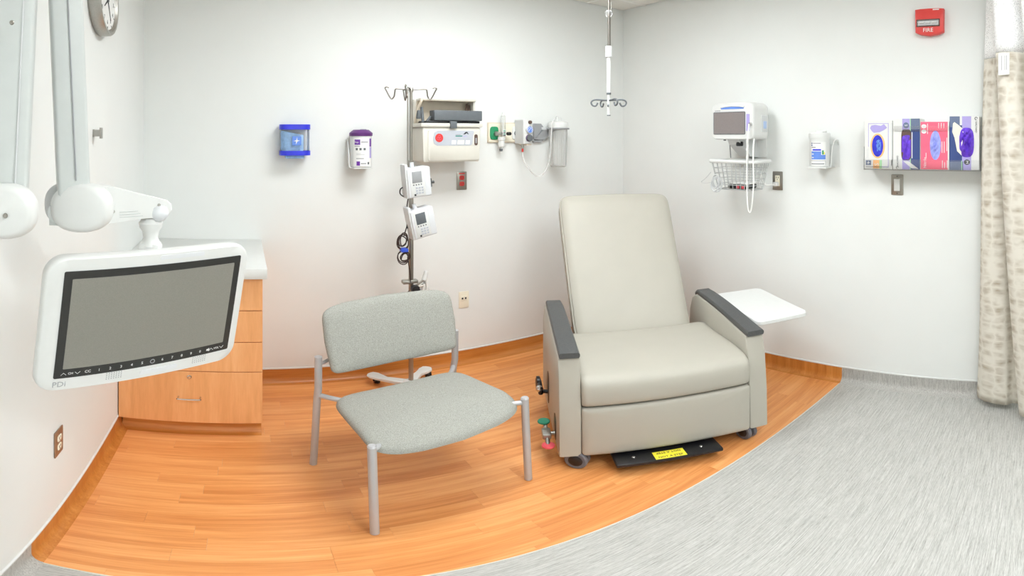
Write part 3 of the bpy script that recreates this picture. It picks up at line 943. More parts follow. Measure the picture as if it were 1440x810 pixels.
outlet('power_outlet', 'bronze outlet with two cream sockets low on the left wall', (XL, 1.503, 0.447), PI / 2, 'bronze', 'ivory')
ro = outlet('power_outlet', 'steel outlet with two red sockets below the sharps box', (1.359, YB, 1.266), 0, 'steel', 'red')
obj('red_print', box(-0.02, 0.02, -0.0064, -0.0055, 0.042, 0.050), 'red', ro, 0)
outlet('data_jack', 'ivory wall plate with two square black ports low on the back wall', (1.374, YB, 0.472), 0, 'ivory', 'ivory', 'data')
outlet('light_switch', 'steel plate with a white rocker switch under the glove boxes', (XR, 0.782, 1.276), -PI / 2, 'steel', 'white', 'switch')['category'] = 'light switch'
ow = outlet('power_outlet', 'steel plate with an ivory socket beside the wire basket', (XR, 1.546, 1.273), -PI / 2, 'steel', 'ivory', 'decora')
pg = thing('power_plug', 'white power plug and cord in the steel outlet by the basket', 'plug', (XR, 1.546, 1.273), -PI / 2)
obj('plug_body', box(-0.016, 0.014, -0.045, -0.0095, -0.032, -0.006, 0.006, 3), 'white', pg)
obj('cord', tube(smoothpath([(-0.002, -0.043, -0.019), (-0.03, -0.06, -0.024), (-0.05, -0.07, -0.02), (-0.068, -0.075, 0.01), (-0.075, -0.08, 0.05)], 6), 0.0035, 8), 'wcable', pg)

# ------------------------------------------------------------------ wipe dispensers on the back wall
dp = thing('wipe_dispenser', 'clear wipe dispenser with royal blue bands and a pale blue roll', 'dispenser', (0.305, YB, 1.42))
dshape = lambda w, d, r=0.045: [(x, y) for x, y in rrect(w, d, r, 8, 0, -d / 2 - 0.001)]


def slab(outline, z0, z1, m, parent, name, r=0.003):
    return obj(name, pad(outline, [(1 - r * 12, z0), (1, z0 + r), (1, z1 - r), (1 - r * 12, z1)], lambda u, v, h: (u, v, h), (0, -0.055)), m, parent)




def band(name, z0, z1):
    o_ = dshape(0.176, 0.115); i_ = dshape(0.160, 0.099, 0.038)
    i_ = [(x, y_ - 0.008) for x, y_ in i_]
    lp = [[Vector((x, y_, z)) for x, y_ in q] for q, z in ((o_, z0), (o_, z1), (i_, z1), (i_, z0))]
    return obj(name, rings(lp, False, True), 'blue', dp)


band('top_band', 0.168, 0.196)
band('bottom_band', 0.022, 0.048)
obj('clear_shell', pad(dshape(0.168, 0.11), [(1, 0.046), (1, 0.17)], lambda u, v, h: (u, v, h), (0, -0.055)), 'acrylic', dp)
rl = obj('wipe_roll', pad(dshape(0.128, 0.085, 0.035), [(0.96, 0.046), (1, 0.055), (0.985, 0.07), (1, 0.085), (0.985, 0.1), (1, 0.115), (0.985, 0.13), (0.99, 0.148)], lambda u, v, h: (u - 0.014, v - 0.012, h + (0.012 * -(u / 0.06) if h > 0.14 else 0)), (0, -0.05)), 'lblue', dp)
obj('roll_core', pad(ellipse(0.10, 0.06, 20, -0.01, -0.055), [(1, 0.147), (0.9, 0.150)], lambda u, v, h: (u, v, h - 0.2 * (u + 0.01) * 0.6)), 'dgrey', dp)
obj('hanging_wipe', merge(box(-0.052, 0.052, -0.09, -0.02, 0.004, 0.024, 0.004)), 'lblue', dp)
em = obj('emblem', prism(rrect(0.050, 0.050, 0.003, 2, 0.006, 0.104), -0.1130, -0.1110), 'midblue', dp)
star = []
for k, (r_, a_) in enumerate(((0.021, 85), (0.005, 45), (0.019, 5), (0.005, -45), (0.022, -105), (0.005, -140), (0.019, 185), (0.005, 130))):
    star.append((0.006 + r_ * math.cos(math.radians(a_)), 0.104 + r_ * math.sin(math.radians(a_))))
obj('emblem_star', prism(star, -0.1138, -0.1128), 'paper', em, 0)

wc = thing('wipe_canister', 'white wipe canister with purple lid and label in a wall holder', 'canister', (0.683, YB, 1.365))
RC = 0.063
cyc = (0.004, -0.077, 0)
obj('canister_body', lathe([(0.0, 0.006), (RC - 0.004, 0.006), (RC, 0.012), (RC, 0.183), (RC - 0.002, 0.188), (0.0, 0.188)], cyc, 40), 'white', wc)
obj('lid', lathe([(0.0, 0.186), (RC + 0.004, 0.186), (RC + 0.005, 0.203), (RC + 0.002, 0.206), (RC - 0.018, 0.222), (0.0, 0.222)], cyc, 40), 'purple', wc)
obj('lid_spout', box(0.0, 0.03, -0.11, -0.06, 0.212, 0.226, 0.004), 'grey', wc)


TURN = -0.22        # the label is turned on its canister


def wrap(name, a0, a1, z0, z1, m, parent, r, c, t=0.0006):
    """print wrapped on a cylinder: angles from the front (local -y), positive to the right"""
    a0 += TURN; a1 += TURN
    n = max(2, int(abs(a1 - a0) / 0.08))
    L0 = []
    for i in range(n + 1):
        a = a0 + (a1 - a0) * i / n
        dx_, dy_ = math.sin(a), -math.cos(a)
        L0.append([Vector((c[0] + dx_ * q, c[1] + dy_ * q, z)) for q, z in ((r, z0), (r + t, z0), (r + t, z1), (r, z1))])
    return obj(name, rings(L0), m, parent)


lb = wrap('label', -0.75, 1.15, 0.014, 0.176, 'paper', wc, RC, cyc, 0.0004)
r1 = RC + 0.0003
wrap('label_block', -0.62, -0.08, 0.136, 0.166, 'printpurple', lb, r1, cyc)
wrap('label_block', 0.86, 1.13, 0.125, 0.172, 'printpurple', lb, r1, cyc)
wrap('label_block', 0.86, 1.13, 0.060, 0.122, 'lilac', lb, r1, cyc)
wrap('label_block', -0.42, -0.10, 0.018, 0.042, 'printpurple', lb, r1, cyc)
for a0, a1, z0, z1 in ((0.0, 0.65, 0.149, 0.154), (-0.62, -0.1, 0.126, 0.130), (-0.45, 0.0, 0.086, 0.0875), (-0.45, 0.3, 0.079, 0.0805), (-0.45, 0.25, 0.056, 0.060), (-0.02, 0.48, 0.027, 0.032)):
    wrap('label_line', a0, a1, z0, z1, 'greyink', lb, r1, cyc)
for a in (-0.40, -0.05, 0.32):
    wrap('label_icon', a - 0.1, a + 0.1, 0.105, 0.118, 'dgrey', lb, r1, cyc)
wrap('label_icon', 0.62, 0.80, 0.024, 0.038, 'dgrey', lb, r1, cyc)
for s_ in (-0.5,):
    text('label_lettering', 'Super', 0.014, (cyc[0] - 0.034, cyc[1] - RC * 0.88 - 0.002, 0.151), 'paper', lb)
hp = [(-0.048, -0.008, 0.155), (-0.062, -0.012, 0.150), (-0.068, -0.05, 0.12), (-0.068, -0.08, 0.06), (-0.066, -0.085, 0.012), (-0.05, -0.10, 0.003), (0.05, -0.10, 0.003), (0.066, -0.085, 0.012), (0.068, -0.05, 0.08)]
obj('wall_holder', merge(tube(smoothpath([(-0.068, -0.006, 0.150), (-0.068, -0.02, 0.165), (-0.067, -0.045, 0.150), (-0.067, -0.075, 0.08), (-0.067, -0.085, 0.02), (-0.058, -0.09, 0.004), (-0.03, -0.09, 0.002)], 6), 0.0045, 8), box(-0.05, 0.06, -0.135, -0.02, -0.001, 0.005, 0.002), box(-0.06, 0.06, -0.006, -0.001, 0.0, 0.12, 0.002), box(-0.06, 0.06, -0.03, -0.004, -0.001, 0.005, 0.001)), 'white', wc)

# ------------------------------------------------------------------ sharps container
sh = thing('sharps_container', 'cream sharps container with open lid and grey tray on back wall', 'sharps container', (1.207, YB, 1.39))
out = rrect(0.375, 0.205, 0.012, 4, 0, 0.1105)
bo = [(x * (0.965 + 0.035 * (z / 0.21)), z) for x, z in out]
obj('body', prism(bo, -0.20, -0.002, 0.008), 'cream', sh)
obj('front_panel', prism([(x, z) for x, z in rrect(0.332, 0.178, 0.012, 4, 0.012, 0.105)], -0.205, -0.19, 0.004), 'cream', sh)
obj('rim', box(-0.200, 0.196, -0.212, -0.002, 0.213, 0.236, 0.005), 'cream', sh)
# open hood: hollow shell above the rim
hd = obj('hood', merge(box(-0.185, 0.185, -0.050, -0.004, 0.236, 0.385, 0.012, 3), box(-0.170, 0.185, -0.150, -0.03, 0.372, 0.388, 0.006), box(0.172, 0.186, -0.130, -0.03, 0.30, 0.385, 0.004)), 'cream', sh)
obj('hood_lining', box(-0.172, 0.170, -0.053, -0.049, 0.24, 0.372), 'beige', hd, 0)
obj('hood_lining', box(-0.168, 0.170, -0.148, -0.05, 0.3705, 0.3725), 'beige', hd, 0)
hs = smoothpath([(-0.172, -0.150, 0.380), (-0.180, -0.155, 0.36), (-0.190, -0.13, 0.32), (-0.192, -0.10, 0.26), (-0.19, -0.08, 0.236)], 5)
obj('hood_side_frame', tube(hs, 0.008, 8), 'beige', hd)
obj('tray', box(-0.115, 0.196, -0.205, -0.125, 0.252, 0.312, 0.004), 'dgrey', sh)
obj('tray_base', box(-0.16, 0.186, -0.19, -0.055, 0.236, 0.25, 0.003), 'black', sh)
obj('linkage', merge(cyl((-0.165, -0.15, 0.24), (-0.155, -0.10, 0.33), 0.009), cyl((-0.150, -0.16, 0.24), (-0.120, -0.16, 0.275), 0.008), box(-0.196, -0.176, -0.15, -0.11, 0.262, 0.312, 0.004)), 'dgrey', sh)
obj('linkage', merge(cyl((0.135, -0.10, 0.31), (0.150, -0.08, 0.36), 0.006), cyl((0.155, -0.10, 0.31), (0.165, -0.08, 0.35), 0.006)), 'brown', sh)
obj('clasp', box(-0.020, 0.022, -0.222, -0.20, 0.206, 0.248, 0.003), 'dgrey', sh)
lo = [(-0.125, 0.14), (-0.118, 0.118), (-0.098, 0.105), (0.115, 0.105), (0.128, 0.112), (0.134, 0.165), (0.140, 0.185), (0.132, 0.193), (-0.095, 0.193), (-0.118, 0.18)]
lbl = obj('label', prism(lo, -0.2066, -0.2045), 'paleink', sh, 0)
obj('warning_disc', lathe([(0.0, -0.2062), (0.025, -0.2062), (0.025, -0.2074), (0.0, -0.2074)], (-0.086, 0, 0.150), 28, 'y'), 'red', lbl)
for k in range(3):
    a = PI / 2 + 2 * PI * k / 3
    obj('warning_mark', tube([(-0.086 + 0.008 * math.cos(a) + 0.007 * math.cos(b), -0.2078, 0.150 + 0.008 * math.sin(a) + 0.007 * math.sin(b)) for b in [2 * PI * j / 12 for j in range(12)]], 0.001, 5, True), 'pink', lbl)
for x0, x1, m_ in ((-0.008, 0.022, 'paper'), (0.030, 0.074, 'palecream'), (0.082, 0.112, 'paper')):
    obj('label_field', prism([(x0, 0.112), (x1 - 0.003, 0.112), (x1, 0.136), (x0 + 0.003, 0.136)], -0.2074, -0.206), m_, lbl, 0)
obj('logo_mark', prism([(0.068, 0.171), (0.083, 0.185), (0.094, 0.186), (0.104, 0.171), (0.098, 0.172), (0.092, 0.178), (0.086, 0.175), (0.078, 0.171)], -0.2074, -0.206), 'ink', lbl, 0)
obj('logo_line', box(0.018, 0.062, -0.2074, -0.206, 0.158, 0.164), 'tealink', lbl, 0)
obj('logo_line', box(0.018, 0.050, -0.2074, -0.206, 0.167, 0.170), 'greyink', lbl, 0)
obj('logo_line', box(0.066, 0.092, -0.2074, -0.206, 0.157, 0.160), 'lilac', lbl, 0)
obj('level_window', prism(rrect(0.022, 0.066, 0.0105, 6, 0.153, 0.138), -0.2072, -0.2035), 'brown', sh)
obj('level_slider', box(0.148, 0.158, -0.2085, -0.205, 0.118, 0.150, 0.002), 'grey', sh)

# ------------------------------------------------------------------ infusion stand, pumps and cables
PX, PY = 0.905, 2.60
st = thing('infusion_stand', 'tall stainless infusion pole with hooks on a white star base', 'infusion stand', (PX, PY, 0.0025))
obj('base_hub', lathe([(0.0, 0.07), (0.05, 0.07), (0.055, 0.085), (0.04, 0.105), (0.022, 0.115), (0.0, 0.115)], (0, 0, 0), 28), 'white', st)
for k in range(5):
    a = math.radians(52 + 72 * k)
    d = Vector((math.cos(a), math.sin(a), 0)); n = Vector((-d.y, d.x, 0))
    loops = []
    for s_, w_, z0, z1, off in ((0.02, 0.030, 0.076, 0.100, 0), (0.10, 0.026, 0.072, 0.092, 0.012), (0.17, 0.022, 0.062, 0.080, 0.014), (0.225, 0.034, 0.056, 0.070, 0.004), (0.265, 0.040, 0.055, 0.067, 0.0), (0.295, 0.030, 0.056, 0.066, 0.0), (0.305, 0.012, 0.058, 0.064, 0.0)):
        loops.append([d * s_ + n * (off + q * w_) + Vector((0, 0, z)) for q, z in ((-1, z0), (1, z0), (1, z1 - 0.004), (0.85, z1), (-0.85, z1), (-1, z1 - 0.004))])
    lg = obj('base_leg', rings(loops), 'white', st)
    c = d * 0.265
    obj('caster', merge(lathe([(0.006, -0.009), (0.024, -0.009), (0.026, 0), (0.024, 0.009), (0.006, 0.009)], (c.x - n.x * 0.013, c.y - n.y * 0.013, 0.026), 20, 'x'), lathe([(0.006, -0.009), (0.024, -0.009), (0.026, 0), (0.024, 0.009), (0.006, 0.009)], (c.x + 0.021, c.y, 0.026), 20, 'x'), cyl((c.x, c.y, 0.024), (c.x, c.y, 0.058), 0.008)), 'black', lg)
obj('lower_pole', cyl((0, 0, 0.09), (0, 0, 1.40), 0.0135, None, 24), 'steel', st)
obj('upper_rod', cyl((0, 0, 1.38), (0, 0, 1.80), 0.0085, None, 20), 'steel', st)
obj('side_rod', cyl((-0.016, 0.008, 1.37), (-0.016, 0.008, 1.79), 0.004, None, 12), 'steel', st)
obj('height_collar', cyl((0, 0, 1.345), (0, 0, 1.415), 0.0185, None, 24, 0.003), 'steel', st)
kn = obj('height_knob', cyl((0.028, 0, 1.368), (0.062, -0.004, 1.368), 0.020, None, 10, 0.004), 'black', st)
obj('knob_stem', cyl((0.012, 0, 1.368), (0.03, 0, 1.368), 0.006), 'steel', kn)


def ramhook(ang, z, L=0.135, s=1.0):
    d = Vector((math.cos(ang), math.sin(ang), 0))
    pts = [(0, 0), (0.06, 0.004), (0.083, 0.003), (0.088, -0.012), (0.092, -0.036), (0.104, -0.05), (0.116, -0.040), (0.135, -0.004), (0.141, 0.008), (0.132, 0.014), (0.119, 0.010)]
    return tube(smoothpath([Vector((0, 0, z)) + d * (u * s) + Vector((0, 0, w * s)) for u, w in pts], 5), 0.0042, 8)


for a in (-0.2, PI - 0.2, PI / 2 - 0.02, -PI / 2 - 0.55):
    obj('hook', ramhook(a, 1.80), 'hookmetal', st)
obj('hook_boss', lathe([(0.0, 1.785), (0.012, 1.787), (0.013, 1.805), (0.008, 1.814), (0.0, 1.815)], (0, 0, 0), 16), 'steel', st)
# clamp with knob lower on the pole and the white hose bundle on it
obj('pole_clamp', box(-0.05, 0.035, -0.02, 0.018, 0.728, 0.748, 0.003), 'brushed', st)
kn2 = obj('clamp_knob', lathe([(0.0, -0.066), (0.022, -0.064), (0.025, -0.052), (0.025, -0.036), (0.014, -0.028), (0.0, -0.028)], (0.008, 0, 0.705), 10, 'y'), 'black', st)
obj('knob_stem', cyl((0.02, -0.03, 0.71), (0.058, -0.03, 0.715), 0.006), 'steel', kn2)
hb = thing('hose_bundle', 'bundle of white hoses hanging beside the infusion pole behind the chair', 'hose', (PX + 0.078, PY + 0.0, 0.45))
for k, (x, y_) in enumerate(((-0.032, 0), (-0.016, -0.008), (0.002, 0.006), (0.018, -0.004), (0.034, 0.003))):
    top = 0.30 + (0.02 if k in (2, 3) else -0.03)
    obj('hose', tube(smoothpath([(x * 1.25, y_, 0.0), (x * 1.1, y_, 0.15), (x * 0.7, y_, top - 0.05), (x * 0.3, y_ - 0.004, top)], 6), 0.0068, 8), 'wcable' if k % 2 else 'wire', hb)
obj('hose_end', cyl((-0.004, -0.004, 0.29), (0.01, -0.006, 0.345), 0.016, 0.012, 16, 0.004), 'white', hb)
obj('hose_hook', tube([(-0.078, 0.0, 0.262), (-0.05, -0.012, 0.268), (0.0, -0.01, 0.30)], 0.006, 8), 'steel', hb)


def pump(label, loc, roll, knob, m_scr):
    t = thing('infusion_pump', label, 'infusion pump', loc, 0.02, 'infusion pumps')
    t.rotation_euler = (0.02, roll, 0.06)
    obj('case', box(-0.066, 0.066, -0.105, -0.022, 0.0, 0.156, 0.007, 3), 'white2', t)
    obj('side_strip', box(-0.074, -0.056, -0.098, -0.03, -0.002, 0.178, 0.004), 'lgrey', t)
    obj('face_panel', box(-0.052, 0.030, -0.1070, -0.104, 0.008, 0.148, 0.001), 'white', t)
    obj('screen', box(-0.042, 0.014, -0.1082, -0.106, 0.078, 0.138, 0.001), m_scr, t)
    for i in range(4):
        obj('soft_key', cyl((-0.036 + i * 0.0145, -0.1085, 0.068), (-0.036 + i * 0.0145, -0.106, 0.068), 0.0036, None, 10), 'dgrey', t)
    for i in range(3):
        for j in range(3):
            obj('key', box(-0.026 + i * 0.016, -0.014 + i * 0.016, -0.1085, -0.106, 0.018 + j * 0.014, 0.028 + j * 0.014, 0.001, 1), 'paleink', t, 0)
    obj('corner_mark', box(-0.036, -0.026, -0.1082, -0.106, 0.010, 0.020), 'ink', t, 0)
    obj('door_seam', box(0.032, 0.034, -0.1056, -0.104, 0.01, 0.148), 'lgrey', t, 0)
    obj('handle_post', cyl((-0.018, -0.06, 0.150), (-0.018, -0.06, 0.182), 0.013, 0.011, 14), 'white2', t)
    cl = obj('pole_clamp', box(-0.026, 0.026, -0.024, 0.022, 0.05, 0.10, 0.004), 'dgrey', t)
    if knob:
        obj('clamp_screw', merge(box(0.066, 0.092, -0.06, -0.03, 0.036, 0.084, 0.004), cyl((0.09, -0.045, 0.06), (0.11, -0.045, 0.06), 0.008)), 'softblack', t)
    return t


pump('white infusion pump on the pole, upper one nearest the sharps box', (PX + 0.012, PY, 1.232), -0.10, True, 'grey')
pump('white infusion pump on the pole, lower one above the black cables', (PX + 0.045, PY, 1.015), -0.21, False, 'dgrey')


def coil(c, w, h, n, seed, y=0.0):
    rd = random.Random(seed)
    pts = []
    for k in range(n * 10):
        a = 2 * PI * k / 10
        f = 0.72 + 0.3 * math.sin(k * 0.37 + seed) * rd.uniform(0.6, 1.0)
        pts.append((c[0] + w * f * math.cos(a), c[1] + y + 0.012 * math.sin(k * 0.9 + seed), c[2] + h * f * math.sin(a)))
    return tube(smoothpath(pts, 2), 0.0032, 6)


cb = thing('power_cable', 'dark coiled power cable with a blue tie on the infusion pole', 'cable', (PX - 0.05, PY - 0.03, 0.86))
obj('coil', coil((-0.005, 0, 0.12), 0.034, 0.05, 4, 1), 'cable', cb)
obj('coil', coil((0.0, 0, 0.03), 0.036, 0.04, 4, 2), 'cable', cb)
obj('cable_tie', box(-0.02, 0.02, -0.02, 0.02, 0.062, 0.084, 0.006), 'bluetape', cb)
obj('lead', tube(smoothpath([(0.0, 0, 0.15), (0.012, 0.0, 0.19), (0.015, -0.02, 0.215)], 5), 0.0032, 6), 'cable', cb)
obj('plug', cyl((0.012, -0.02, 0.195), (0.017, -0.02, 0.23), 0.008, 0.006), 'black', cb)
obj('lead', tube(smoothpath([(0.02, 0, 0.03), (0.035, 0.01, -0.05), (0.040, 0.01, -0.12)], 5), 0.0032, 6), 'cable', cb)
cb2 = thing('cable_loop', 'dark looped cable low on the infusion pole just above the chair back', 'cable', (PX - 0.045, PY - 0.025, 0.52))
obj('coil', coil((0.0, 0, 0.045), 0.036, 0.04, 4, 3), 'cable', cb2)
obj('lead', tube(smoothpath([(0.02, -0.02, 0.18), (-0.005, -0.01, 0.15), (-0.018, 0.0, 0.10), (-0.01, 0, 0.06)], 5), 0.0032, 6), 'cable', cb2)
cb3 = thing('hanging_cord', 'short dark cord looping out of the upper infusion pump', 'cord', (PX - 0.07, PY - 0.05, 1.235))
obj('loop', tube(smoothpath([(0.012, 0, 0.045), (-0.006, 0.0, 0.035), (-0.009, 0, 0.012), (0.008, 0, -0.004), (0.03, 0.0, -0.002)], 5), 0.0034, 6), 'black', cb3)
obj('run', tube(smoothpath([(0.055, 0.030, 0.02), (0.040, 0.028, -0.06), (0.046, 0.028, -0.12)], 4), 0.0034, 6), 'cable', cb3)

# ------------------------------------------------------------------ gas outlets on the back wall
gp = thing('oxygen_outlet', 'beige medical gas plate with a green oxygen port and clear flowmeter', 'gas outlet', (1.585, YB, 1.508))
obj('cover_plate', prism(rrect(0.255, 0.132, 0.005, 3, 0.085, 0.066), -0.012, -0.0005, 0.003), 'beige', gp)
obj('plate_face', prism(rrect(0.240, 0.118, 0.004, 3, 0.085, 0.066), -0.0145, -0.011), 'ivory', gp)
obj('oxygen_port', prism([(x, z) for x, z in ellipse(0.062, 0.086, 28, 0.002, 0.062, 4)], -0.022, -0.012, 0.003), 'green', gp)
obj('port_fitting', merge(lathe([(0.0, -0.02), (0.018, -0.02), (0.016, -0.035), (0.011, -0.05), (0.0, -0.05)], (0.012, 0, 0.058), 18, 'y'), cyl((0.012, -0.045, 0.058), (0.05, -0.05, 0.06), 0.008)), 'brushed', gp)
obj('vacuum_port', prism([(x, z) for x, z in ellipse(0.058, 0.086, 24, 0.165, 0.062, 4)], -0.022, -0.012, 0.003), 'white', gp)
obj('port_ring', tube([(0.170 + 0.016 * math.cos(2 * PI * j / 20), -0.023, 0.062 + 0.016 * math.sin(2 * PI * j / 20)) for j in range(20)], 0.003, 6, True), 'dgrey', gp)
fm = obj('flowmeter_tube', cyl((0.047, -0.055, 0.05), (0.047, -0.055, 0.175), 0.0165, 0.0145, 20), 'frost', gp)
obj('tube_core', cyl((0.047, -0.055, 0.06), (0.047, -0.055, 0.15), 0.004), 'lgrey', fm)
obj('tube_cap', lathe([(0.0, 0.172), (0.012, 0.172), (0.008, 0.19), (0.006, 0.198), (0.0, 0.199)], (0.047, -0.055, 0), 14), 'tubing', fm)
obj('flowmeter_scale', box(0.034, 0.059, -0.0745, -0.068, 0.040, 0.084, 0.003), 'lgrey', gp)
for j in range(4):
    obj('scale_mark', box(0.038, 0.055, -0.0752, -0.0735, 0.044 + j * 0.010, 0.049 + j * 0.010), 'green' if j % 2 else 'ink', gp, 0)
obj('flow_knob', lathe([(0.0, -0.055), (0.012, -0.055), (0.011, -0.085), (0.0, -0.085)], (0.083, 0, 0.058), 14, 'y'), 'black', gp)
obj('flowmeter_body', lathe([(0.0, -0.045), (0.007, -0.045), (0.008, -0.032), (0.019, -0.026), (0.022, -0.008), (0.020, 0.012), (0.024, 0.016), (0.024, 0.036), (0.0, 0.038)], (0.035, -0.055, 0), 20), 'white', gp)
obj('outlet_tip', cyl((0.032, -0.055, -0.056), (0.032, -0.055, -0.040), 0.009, 0.012, 12), 'dgrey', gp)

vr = thing('suction_regulator', 'white boxy suction regulator with a dial gauge and dark knob', 'regulator', (1.790, YB, 1.498))
rbm = box(-0.046, 0.022, -0.13, -0.012, 0.0, 0.163, 0.006, 3)
obj('case', rbm, 'white', vr)
obj('side_panel', box(-0.0475, -0.045, -0.122, -0.02, 0.008, 0.155), 'lgrey', vr, 0)
ga = obj('gauge', lathe([(0.0, -0.130), (0.026, -0.130), (0.026, -0.143), (0.022, -0.146), (0.021, -0.142), (0.0, -0.142)], (-0.006, 0, 0.095), 28, 'y'), 'lgrey', vr)
obj('gauge_face', lathe([(0.0, -0.1415), (0.0205, -0.1415), (0.0205, -0.143), (0.0, -0.143)], (-0.006, 0, 0.095), 24, 'y'), 'midblue', ga)
obj('gauge_needle', cyl((-0.018, -0.1438, 0.083), (0.002, -0.1438, 0.107), 0.0012, None, 6), 'paper', ga)
obj('gauge_ring', tube([(-0.006 + 0.015 * math.cos(a), -0.1435, 0.095 + 0.015 * math.sin(a)) for a in [i * 0.3 - 0.6 for i in range(15)]], 0.0012, 6), 'paper', ga)
obj('mode_knob', lathe([(0.0, -0.13), (0.012, -0.13), (0.011, -0.142), (0.0, -0.142)], (0.0, 0, 0.143), 18, 'y'), 'brown', vr)
obj('vacuum_knob', lathe([(0.0, -0.13), (0.023, -0.13), (0.021, -0.150), (0.0, -0.152)], (-0.008, 0, 0.040), 24, 'y'), 'dgrey', vr)
obj('knob_rim', tube([(-0.008 + 0.022 * math.cos(2 * PI * j / 24), -0.136, 0.040 + 0.022 * math.sin(2 * PI * j / 24)) for j in range(24)], 0.002, 6, True), 'purple', vr)
obj('base_trim', box(-0.02, 0.018, -0.125, -0.03, -0.008, 0.001, 0.002), 'beige', vr)
obj('hose_barb', merge(cyl((-0.024, -0.08, -0.022), (-0.024, -0.08, 0.0), 0.009), cyl((-0.024, -0.08, -0.034), (-0.024, -0.08, -0.02), 0.006)), 'brushed', vr)
obj('red_connector', cyl((-0.024, -0.08, -0.052), (-0.024, -0.08, -0.030), 0.007), 'red', vr)

cbk = thing('canister_bracket', 'grey eight-sided wall bracket with an arm and ring for the canister', 'bracket', (1.925, YB, 1.505))
octo = [(-0.052, 0.024), (-0.052, 0.106), (-0.030, 0.132), (0.030, 0.132), (0.052, 0.106), (0.052, 0.024), (0.030, 0.0), (-0.030, 0.0)]
obj('plate', prism(octo, -0.02, -0.0005, 0.003), 'grey', cbk, 20)
obj('recess_edge', tube([(-0.034, -0.021, 0.105), (-0.034, -0.021, 0.024), (-0.022, -0.021, 0.018), (0.034, -0.021, 0.088), (0.034, -0.021, 0.105)], 0.0018, 6), 'dgrey', cbk)
obj('gusset', prism([(-0.03, 0.022), (0.05, 0.022), (0.16, 0.098), (0.05, 0.092)], -0.028, -0.02), 'grey', cbk, 0)
obj('arm', box(0.03, 0.20, -0.032, -0.012, 0.088, 0.106, 0.003), 'lgrey', cbk)
cc = (0.122, -0.090)
obj('ring', tube([(cc[0] + 0.073 * math.cos(2 * PI * j / 32), cc[1] + 0.073 * math.sin(2 * PI * j / 32), 0.097) for j in range(32)], 0.006, 8, True), 'grey', cbk)
for q in (-0.012, 0.0, 0.012):
    obj('screw', cyl((q, -0.0215, 0.022), (q, -0.019, 0.022), 0.0028, None, 8), 'ink', cbk)

cn = thing('suction_canister', 'clear suction canister with a white lid hanging in the grey ring', 'canister', (1.925 + cc[0], YB + cc[1], 1.34))
obj('jar', lathe([(0.0, 0.0), (0.052, 0.0), (0.056, 0.006), (0.058, 0.05), (0.064, 0.20), (0.064, 0.26), (0.062, 0.26), (0.056, 0.05), (0.053, 0.008), (0.0, 0.008)], (0, 0, 0), 40), 'frost', cn)
for k in range(12):
    a = 2 * PI * k / 12
    obj('rib', cyl((0.0565 * math.cos(a), 0.0565 * math.sin(a), 0.012), (0.0645 * math.cos(a), 0.0645 * math.sin(a), 0.235), 0.0012, None, 6), 'tubing', cn)
obj('lid', lathe([(0.0, 0.262), (0.066, 0.262), (0.072, 0.268), (0.074, 0.285), (0.068, 0.305), (0.034, 0.315), (0.0, 0.315)], (0, 0, 0), 40), 'white', cn)
obj('port', merge(cyl((-0.02, -0.02, 0.31), (-0.02, -0.02, 0.345), 0.012, 0.010), cyl((0.014, 0.0, 0.31), (0.014, 0.0, 0.338), 0.014, 0.012)), 'white', cn)
tb = thing('suction_tube', 'thin clear tube looping from the regulator up to the canister lid', 'tube', (1.790, YB - 0.08, 1.30))
TB = Vector((1.790, YB - 0.08, 1.30))
path = [(1.766, YB - 0.08, 1.446), (1.768, YB - 0.09, 1.40), (1.785, YB - 0.11, 1.35), (1.82, YB - 0.12, 1.305), (1.865, YB - 0.125, 1.285), (1.905, YB - 0.13, 1.305), (1.935, YB - 0.135, 1.36), (1.950, YB - 0.14, 1.45), (1.955, YB - 0.14, 1.56), (1.968, YB - 0.135, 1.635), (1.995, YB - 0.125, 1.670), (2.012, YB - 0.115, 1.684), (2.026, YB - 0.110, 1.684)]
obj('tubing', tube(smoothpath([Vector(p) - TB for p in path], 6), 0.0048, 10), 'tubing', tb)

# ------------------------------------------------------------------ ceiling hook pole
hg = thing('ceiling_hook_pole', 'white infusion hook pole hanging from the ceiling near the corner', 'hook pole', (1.723, 1.947, 1.655))
zt = ZC - 1.655
obj('rod', cyl((0, 0, 0.36), (0, 0, zt - 0.01), 0.006, None, 16), 'hookmetal', hg)
obj('inner_rod', cyl((0.012, 0.004, 0.36), (0.012, 0.004, 0.55), 0.004, None, 10), 'hookmetal', hg)
obj('swivel', lathe([(0.0, 0.515), (0.012, 0.518), (0.02, 0.53), (0.02, 0.542), (0.012, 0.553), (0.0, 0.556)], (0, 0, 0), 20), 'frost', hg)
obj('release_lever', tube([(0.012, 0, 0.55), (0.016, 0, 0.575), (0.018, 0, 0.60)], 0.004, 8), 'brushed', hg)
obj('collar', cyl((0, 0, 0.302), (0, 0, 0.332), 0.017, None, 24, 0.002), 'lgrey', hg)
obj('collar', cyl((0, 0, 0.332), (0, 0, 0.36), 0.0175, None, 24, 0.002), 'white', hg)
obj('tube', cyl((0, 0, 0.118), (0, 0, 0.302), 0.0105, None, 24), 'white', hg)
obj('end_tube', cyl((0, 0, 0.0), (0, 0, 0.118), 0.0085, None, 20), 'white', hg)
obj('joint_band', cyl((0, 0, 0.108), (0, 0, 0.118), 0.012, None, 20), 'dgrey', hg)
obj('end_band', cyl((0, 0, -0.001), (0, 0, 0.004), 0.0095, None, 20), 'dgrey', hg)
